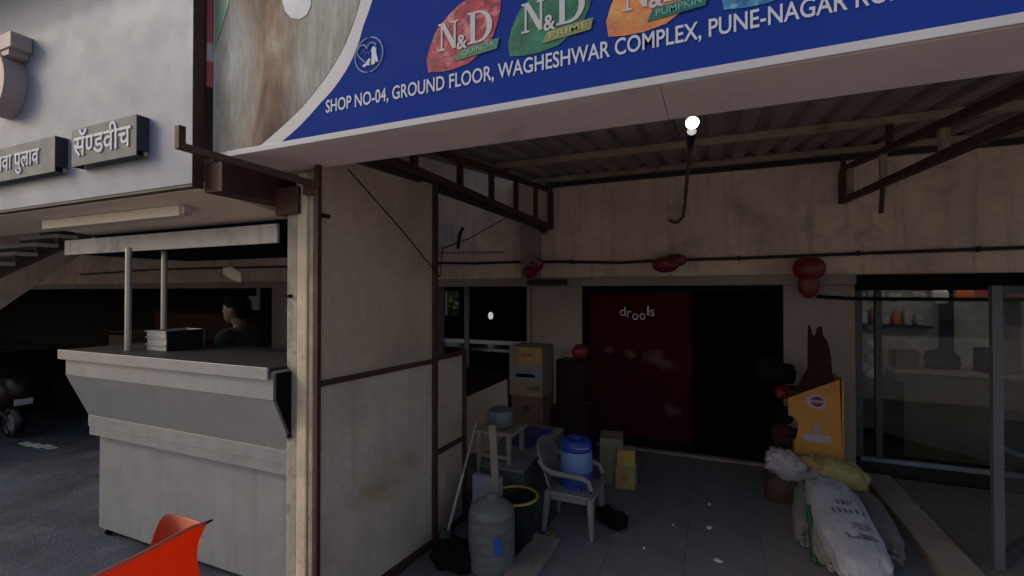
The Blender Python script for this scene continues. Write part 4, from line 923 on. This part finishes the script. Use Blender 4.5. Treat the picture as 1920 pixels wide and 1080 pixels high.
carton('carton', 'dark brown carton resting on another carton near the poster', -1.68, -1.36, 5.2, 5.5, .6215, 1.12, mat('carton_dark', (.035, .014, .012), .85, spec=.1))
tag(MB().blob(at(1088, 660, Y=5.3), (.10, .085, .09), p=2.1, noise=.06, seed=2).build('foil_balloon', REDB), 'crumpled red foil balloon resting above the dark carton', 'balloon')
carton('carton', 'tan carton behind the blue water jug', -1.06, -.84, 4.62, 4.9, FZ0, .47, KRAFTT, .15)
carton('yellow_box', 'small yellow box at the bottom of a pair on the floor', -.88, -.70, 4.58, 4.74, FZ0, .2170, YELBOX, 0, (('c', (.3, .7, .55, 0, mat('ink_ochre2', (.40, .24, .07), .6))),))
carton('yellow_box', 'small yellow box stacked on another yellow box', -.875, -.705, 4.58, 4.73, .2185, .385, YELBOX, .16, (('b', (.25, .95, .35, .9, mat('ink_amber', (.58, .33, .05), .6))),))
# plastic chair (faces +x)
def chair():
    t = thing('plastic_chair', 'white moulded plastic armchair holding a blue water jug', 'chair', (-1.02, 3.74, FZ0))
    X0, X1, Y0, Y1, S = -1.21, -.87, 3.54, 3.88, .34
    for (x, y, dx, dy) in ((X1, Y0, .015, -.02), (X1, Y1, .015, .02), (X0, Y0, -.03, -.02), (X0, Y1, -.03, .02)):
        w0, w1 = (.05, .028)
        MB().hexa([Vector((x+dx-w1/2, y+dy-w1/2, FZ0)), Vector((x+dx+w1/2, y+dy-w1/2, FZ0)), Vector((x+dx+w1/2, y+dy+w1/2, FZ0)), Vector((x+dx-w1/2, y+dy+w1/2, FZ0))],
                  [Vector((x-w0/2, y-w0/2, S-.02)), Vector((x+w0/2, y-w0/2, S-.02)), Vector((x+w0/2, y+w0/2, S-.02)), Vector((x-w0/2, y+w0/2, S-.02))]).build('leg', PLWHITE, t, .006)
    bx('seat', PLWHITE, t, X0-.02, X1+.035, Y0-.03, Y1+.03, S-.019, S+.004, .008)
    bx('apron', PLWHITE, t, X0+.03, X1-.03, Y0-.02, Y0-.008, S-.06, S-.02, .003)
    # backrest, a curved row of slats in a rim
    rows = []
    for i in range(7):
        z = S+.02+i*.055; row = []
        for j in range(9):
            u = j/8*2-1; row.append(Vector((X0-.03-.018*i+.05*u*u*.9, (Y0+Y1)/2+u*(.20-.010*max(0, i-4)**2*.6), z-(.03*u*u if i > 4 else 0))))
        rows.append(row)
    nC = 9; mb = MB(); mb.add([v for r_ in rows for v in r_], [(i*nC+j, i*nC+j+1, (i+1)*nC+j+1, (i+1)*nC+j) for i in range(6) for j in range(8) if not (1 <= i <= 4 and j in (2, 5) and False)])
    mb.smooth = True
    o = mb.build('backrest', PLWHITE, t, sharp=180); s_ = o.modifiers.new('solid', 'SOLIDIFY'); s_.thickness = .012
    for y in (Y0-.02, Y1+.02):
        MB().tube([(X0-.075, y, S+.235), (X0-.03, y, S+.18), (X0+.04, y, S+.148), (X1-.06, y, S+.14), (X1-.01, y, S+.12), (X1+.012, y, S+.06), (X1+.005, y, S-.01)], [.016, .02, .022, .022, .02, .018, .018], 10).build('armrest', PLWHITE, t)
chair()
wj = thing('water_jug', 'blue insulated water jug with light label standing on the white chair', 'water jug', (-1.06, 3.72, .365))
J = Vector((-1.03, 3.72, .3455))
MB().lathe(J, [(.118, 0), (.128, .01), (.13, .12), (.128, .125)], 28).build('base', CBLUE, wj)
MB().lathe(J, [(.127, .126), (.129, .13), (.127, .28), (.124, .285)], 28).build('body', CBLUEL, wj)
MB().lathe(J, [(.126, .286), (.128, .292), (.124, .345), (.108, .37), (.10, .375), (.098, .372)], 28).build('lid', CBLUE, wj)
MB().lathe(J, [(.05, .376), (.05, .395), (.02, .40)], 18).build('cap', CBLUE, wj)
MB().tube([J+Vector((.03, -.128, .33)), J+Vector((.08, -.135, .335)), J+Vector((.12, -.09, .33))], .008, 8).build('handle', CBLUEL, wj)
MB().tube([J+Vector((.05, -.12, .03)), J+Vector((.06, -.155, .03)), J+Vector((.06, -.16, .01))], .010, 8).build('tap', CBLUE, wj)
# clouded water drum with plank and bucket
dr = thing('water_bottle', 'large clouded plastic water bottle standing beside the partition', 'bottle', (-1.42, 2.93, 0.004))
W = Vector((-1.42, 2.95, .0045))
pr = [(.14, 0), (.158, .015)]
for k in range(5):
    z = .03+k*.066; pr += [(.16, z), (.160, z+.045), (.151, z+.05), (.151, z+.06)]
pr += [(.158, .37), (.15, .41), (.11, .445), (.06, .465), (.04, .475), (.04, .50), (.032, .505)]
MB().lathe(W, pr, 32).build('body', DRUM, dr)
bx('label', mat('label_blue', (.03, .10, .42), .4), dr, W.x+.085, W.x+.135, W.y-.141, W.y-.125, .17, .28, .004)
bk = thing('bucket', 'dark bucket with a yellow rim behind the water bottle', 'bucket', (-1.4, 3.28, .004))
K = Vector((-1.385, 3.29, .0045))
MB().lathe(K, [(.12, 0), (.125, .005), (.165, .36), (.16, .36), (.12, .01), (0, .008)], 28).build('body', BLACKP, bk)
MB().tube([(K.x+.168*math.cos(a), K.y+.168*math.sin(a), K.z+.36) for a in [2*math.pi*k/28 for k in range(29)]], .010, 8).build('rim', mat('rim_yellow', (.45, .33, .05), .4), bk)
tag(MB().bar(Vector((at(936, 945, Y=3.16).x, 3.16, .0045)), at(923, 797, Y=3.18), .055, .022).build('wooden_plank', WOOD, bevel=.003), 'pale wooden plank standing upright behind the clouded water bottle', 'plank')
tag(MB().box(-1.76, -1.52, 3.30, 3.36, .24, .46).build('white_panel', mat('panel_white', (.33, .33, .34), .6), bevel=.006) , 'white plastic panel propped behind the water bottle', 'panel').location = (0, 0, 0)
tag(MB().box(-1.78, -1.53, 3.30, 3.50, .0045, .2395).build('support_crate', CHM, bevel=.006), 'dark crate under the white plastic panel', 'crate')
tag(MB().blob((-1.66, 2.86, .085), (.15, .13, .085), p=2.4, noise=.25, seed=6, nf=4).build('rubbish_sack', DARKIN), 'crumpled dark rubbish sack between partition and water bottle', 'sack')
tag(MB().blob((-1.17, 3.47, .026), (.05, .035, .02), p=2.2, noise=.35, seed=9, nf=4).build('crumpled_wrapper', mat('wrapper_olive', (.16, .17, .03), .5)), 'crumpled olive wrapper on the floor edge by the chair', 'wrapper')
bs = thing('black_bag', 'small crumpled black bag lying on the floor beside the chair', 'bag', (-.77, 3.82, FZ0))
MB().blob((-.82, 3.86, FZ0+.065), (.075, .09, .065), (0, 0, .4), 2.3, .14, 3).build('bag_body', BLACK, bs); MB().blob((-.715, 3.80, FZ0+.062), (.075, .09, .062), (0, 0, -.3), 2.3, .14, 5).build('bag_flap', BLACK, bs)
for px, py, s_ in ((1330, 990, 1.), (1347, 1052, 1.1), (1330, 946, .6), (1208, 1028, .5), (1262, 985, .4)):
    q = at(px, py, Z=FZ0)
    tag(MB().blob(q+Vector((0, 0, .005)), (.028*s_, .02*s_, .005), (0, 0, px), 2.4, .3, px % 7, nu=12, nv=6).build('litter_scrap', mat('paper_and_sun_white', (.7, .68, .63), .7)), 'tiny white paper scrap on the grey tile floor', 'litter', 'paper scraps on the tile floor')

# balloons on the cable
def balloon(px, py, r, label, sc=(1, .7, 1), knot=(0, -1), second=None, n=.05):
    p = at(px, py, Y=5.62); t = thing('foil_balloon', label, 'balloon', p)
    MB().blob(p, (r*sc[0], r*sc[1], r*sc[2]), p=2.05, noise=n*.4, seed=px % 9, nf=2.5).build('body', REDB, t)
    if second: MB().blob(p+Vector((second[0], .0, second[1])), (second[2], second[2]*.6, second[3]), p=2.2, noise=.1, seed=px % 5).build('tail', REDB, t)
    MB().tube([p+Vector((0, 0, r*sc[2]*.8)), Vector((p.x, 5.74, 2.285))], .003, 6).build('string', BLACK, t)
    return t
balloon(1006, 496, .09, 'round red foil balloon tied to the cable above the cartons', (1, .7, 1), second=(-.09, -.10, .09, .07))
balloon(1248, 496, .15, 'flattened red foil balloon tied to the cable above the poster', (1, .7, .62), second=(.11, .05, .12, .065), n=.08)
balloon(1517, 503, .15, 'red foil balloon with a frilled tail above the yellow display', (1, .75, .85), second=(-.0, -.17, .095, .13))
br2 = thing('curtain_rod', 'thin dark rod from the pier across the top of the shopfront', 'rod', at(1535, 555, Y=5.8))
MB().tube([at(1532, 556, Y=5.78), at(1600, 560, Y=5.80), at(1925, 562, Y=5.80)], .018, 8).build('rod', BLACK, br2)

# yellow display stand
ds = thing('display_stand', 'yellow cardboard pet food display stand with dark cutout header', 'display stand', (.9, 5.3, FZ0))
y5 = 5.18
side = [(1478, 746), (1574, 712), (1580, 862), (1583, 900), (1496, 905), (1492, 862), (1490, 830), (1495, 812), (1497, 795), (1488, 782), (1478, 778)]
sd = MB().prism([at(x, y, Y=y5) for x, y in side], (0, .012, 0)).build('side_panel', YELST, ds)
MB().box(.70, 1.10, y5+.013, y5+.40, FZ0, .5).build('base_box', YELST, ds, .004)
bx('back_panel', YELST, ds, 1.085, 1.10, y5+.013, y5+.40, .5, 1.10)
for z in (.5, .72, .94): bx('shelf', DARKRED, ds, .62, 1.084, y5+.014, y5+.39, z, z+.012)
LIL = mat('logo_lilac', (.42, .32, .40), .5)
c1_ = at(1530, 753, Y=y5-.002)
def ell(c, a, b, m, y): MB().prism([Vector((c.x+a*math.cos(t), y, c.z+b*math.sin(t))) for t in [k*math.pi/12 for k in range(24)]], (0, .001, 0)).build('logo', m, sd)
ell(c1_, .085, .068, LIL, y5-.0015); ell(c1_+Vector((.01, 0, 0)), .052, .048, mat('logo_maroon', (.14, .03, .04), .5), y5-.003)
bx('logo_bar', mat('logo_bar_lilac', (.36, .28, .34), .5), sd, c1_.x-.04, c1_.x+.06, y5-.0045, y5-.0035, c1_.z-.008, c1_.z+.012)
q = at(1532, 822, Y=y5); bx('label_strip', LIL, sd, q.x-.11, q.x+.11, y5-.002, y5-.0005, q.z-.035, q.z+.035)
ell(at(1533, 803, Y=y5), .035, .05, mat('logo_rose', (.38, .22, .22), .5), y5-.0025)
hdr = [(1470, 735), (1497, 722), (1514, 690), (1515, 612), (1518, 608), (1524, 628), (1529, 630), (1532, 614), (1541, 612), (1544, 630), (1552, 640), (1558, 665), (1562, 715), (1572, 712), (1480, 745)]
MB().prism([at(x, y, Y=y5+.02) for x, y in hdr], (0, .012, 0)).build('header_cutout', mat('header_brown', (.035, .012, .01), .8, spec=.1), ds)
for i, (px, py, rx, rz, mm_) in enumerate(((1462, 700, .14, .10, BLACK), (1440, 690, .12, .12, BLACK), (1470, 735, .085, .055, mat('pack_crimson', (.24, .015, .03), .35)), (1468, 815, .10, .10, DARKRED), (1470, 780, .08, .07, BLACK), (1460, 850, .10, .08, DARKIN))):
    tag(MB().blob(at(px, py, Y=5.35), (rx, .09, rz), p=2.8, noise=.12, seed=i+30).build('pet_food_pack', mm_), ['black bulging pack leaning on the display header', 'black pack behind the other black pack at the display', 'crimson pack on the top shelf of the yellow display', 'dark red pack filling the middle shelf of the yellow display', 'black pack under the crimson pack of the display', 'dark brown pack low on the yellow display'][i], 'pack')
# bags and sacks
pk = MB().blob(at(1474, 873, Y=4.95), (.17, .12, .12), (0, .5, 0), 2.8, .16, 11); tag(pk.build('snack_pack', PACKP), 'crumpled pink and white packet beside the yellow bag', 'packet')
tag(MB().blob(at(1470, 930, Y=4.95), (.16, .13, .22), p=2.8, noise=.12, seed=12).build('brown_sack', mat('sack_brown', (.07, .035, .025), .7)), 'dark brown sack under the crumpled pink packet', 'sack')
tag(MB().blob(at(1573, 893, Y=4.9), (.22, .15, .14), (0, .25, .1), 2.4, .12, 13).build('yellow_bag', BAGY), 'bulging yellow plastic bag below the yellow display', 'bag')
tag(MB().blob(at(1525, 868, Y=5.0), (.12, .1, .07), (0, .1, .1), 2.4, .2, 15).build('yellow_bag', BAGY), 'small crumpled yellow bag tucked against the yellow display', 'bag')
tag(MB().blob(at(1570, 965, Y=4.95), (.30, .16, .20), p=3, noise=.1, seed=16).build('brown_sack', mat('sack_brown', (.07, .035, .025), .7)), 'dark brown sack carrying the bulging yellow bag', 'sack')
def sack(name, label, top, bot, w, th, m, seed, roll=0.):
    c_ = (top+bot)/2; z = (top-bot).normalized(); xax = Vector((1, 0, 0)); y = z.cross(xax).normalized(); xax = y.cross(z)
    Mx = Matrix((xax, y, z)).transposed(); eu = (Mx @ Euler((0, 0, roll)).to_matrix()).to_euler()
    o = MB().blob(c_, (w/2, th/2, (top-bot).length/2), tuple(eu), 3.2, .10, seed, 48, 36, 2.8).build(name, m); return tag(o, label, 'sack'), c_, Mx
T0, B0 = at(1540, 900, Y=4.5), at(1640, 1108, Z=.10)
o_, c_, Mx = sack('printed_sack', 'white woven sack with faint dark print leaning in a row', T0, B0, .34, .22, SACKW, 21)
pr_m = mat('sack_ink', (.12, .13, .20), .8, var=.4, scale=20)
random.seed(3)
for r_, (u0, u1, v, h) in enumerate(((-.02, .12, .10, .05), (-.07, .13, .01, .05), (-.07, .12, -.09, .012), (-.06, .12, -.115, .012), (-.06, .13, -.14, .012), (-.06, .1, -.2, .014), (-.05, .12, -.23, .03))):
    u = u0
    while u < u1:
        w = random.uniform(.014, .03) if h > .03 else random.uniform(.03, .08)
        pts = []
        for (a, b) in ((u, v), (min(u+w, u1), v), (min(u+w, u1), v+h*random.uniform(.7, 1)), (u, v+h)):
            k = max(0., 1-abs(a/.165)**3.4-abs(b/((T0-B0).length/2))**3.4)**(1/3.4)
            loc = Vector((a, 0, b)); pts.append(c_+Mx @ Vector((a, 0, b))+(Mx @ Vector((0, 1, 0)))*(0.11*k+.004)*(-1 if (Mx @ Vector((0, 1, 0))).y > 0 else 1))
        MB().prism(pts, Vector((0, .002, 0))).build('sack_print', pr_m, o_)
        u += w+random.uniform(.008, .02)
sack('grey_sack', 'grey sack standing in front of the brown sack with green band', at(1510, 915, Y=4.5), Vector((.61, 4.02, .09)), .17, .2, SACKG, 22)
g0 = at(1515, 955, Y=4.15); tag(MB().tube([at(1516, 948, Y=4.12), at(1523, 1000, Y=3.98), at(1530, 1060, Y=3.86), Vector((.66, 3.83, .03))], [.02, .026, .026, .02], 8).build('green_strap', mat('strap_green', (.02, .07, .025), .6)), 'dark green band hanging between the grey and white sacks', 'strap')
sack('grey_sack', 'grey lumpy sack lying against the low kerb', at(1612, 930, Y=4.75), Vector((1.10, 3.95, .10)), .22, .2, SACKG, 24)
sack('grey_sack', 'pale grey sack slumped at the foot of the printed sack', Vector((.74, 4.2, .2)), Vector((.76, 3.72, .08)), .22, .16, mat('sack_pale', (.22, .21, .205), .8, var=.2, scale=5), 26)

# lit lamp and hedge seen through the left window
wl_ = thing('wall_lamp', 'small lit lamp glowing inside the dark left window', 'lamp', at(920, 593, Y=8.5))
pl = at(920, 592, Y=8.6); MB().blob(pl, (.05, .05, .075), p=2.2, noise=0, nu=16, nv=10).build('shade', mat('lamp_glow', (.8, .8, .8), .4, emit=((.9, .95, 1), .6)), wl_); MB().tube([pl+Vector((0, .05, 0)), Vector((pl.x, 9.2, pl.z))], .012, 8).build('bracket', BLACK, wl_)
tb = tag(bx('steel_worktop', mat('worktop_steel', (.5, .5, .48), .3, metal=.4), None, -4.6, -2.7, 6.6, 7.2, .98, 1.03, .004), 'pale steel worktop inside the dark left window', 'worktop')
for x, y in ((-4.5, 6.7), (-2.8, 6.7), (-4.5, 7.1), (-2.8, 7.1)): bx('leg', ALU, tb, x-.03, x+.03, y-.03, y+.03, .02, .98)
random.seed(5)
hg = MB()
for k in range(2600):
    c = Vector((random.uniform(-11, -5.5), random.uniform(13.2, 14.6), random.uniform(0, 3.0))); a = Euler((random.uniform(0, 6), random.uniform(0, 6), random.uniform(0, 6))).to_matrix()
    s_ = random.uniform(.08, .17); hg.add([c+a @ Vector(v)*s_ for v in ((-.5, 0, 0), (0, -.9, .1), (.5, 0, 0), (0, .9, .1))], [(0, 1, 2, 3)])
ho = thing('hedge', 'sunlit green hedge seen through the rear window', 'hedge', (-8, 13.9, 0)); hg.build('foliage', mat('leaf_light', (.11, .17, .03), .6, var=.4, scale=3), ho, kind='stuff')
MB().box(-11, -5.5, 14.62, 14.7, 0, 2.4).build('stem_mass', mat('hedge_dark', (.04, .06, .02), .8), ho)

# ================================================================== LOW SHOP ROW ACROSS THE ROAD (behind the camera)
ab = thing('shop_row', 'low plain plastered shop row across the road', 'building', (-12, -12, 0))
AY = -30.0; AH = 4.4
bx('wall', PLAST, ab, -45, 24, AY-8, AY, 0, AH)
wd = None
for i in range(16):
    for j in range(1):
        x0 = -42+i*4.1; z0 = 1.0+j*3.4
        if wd is None: wd = bx('window', BLACKP, ab, 0, 1.4, AY+.001, AY+.06, 0, 1.3); wd.location = (x0, 0, z0); w_ = wd
        else:
            w_ = wd.copy(); COL.objects.link(w_); w_.parent = ab; w_.location = (x0, 0, z0)
bx('cornice', PLAST2, ab, -45, 24, AY+.001, AY+.25, 3.4, 3.55)
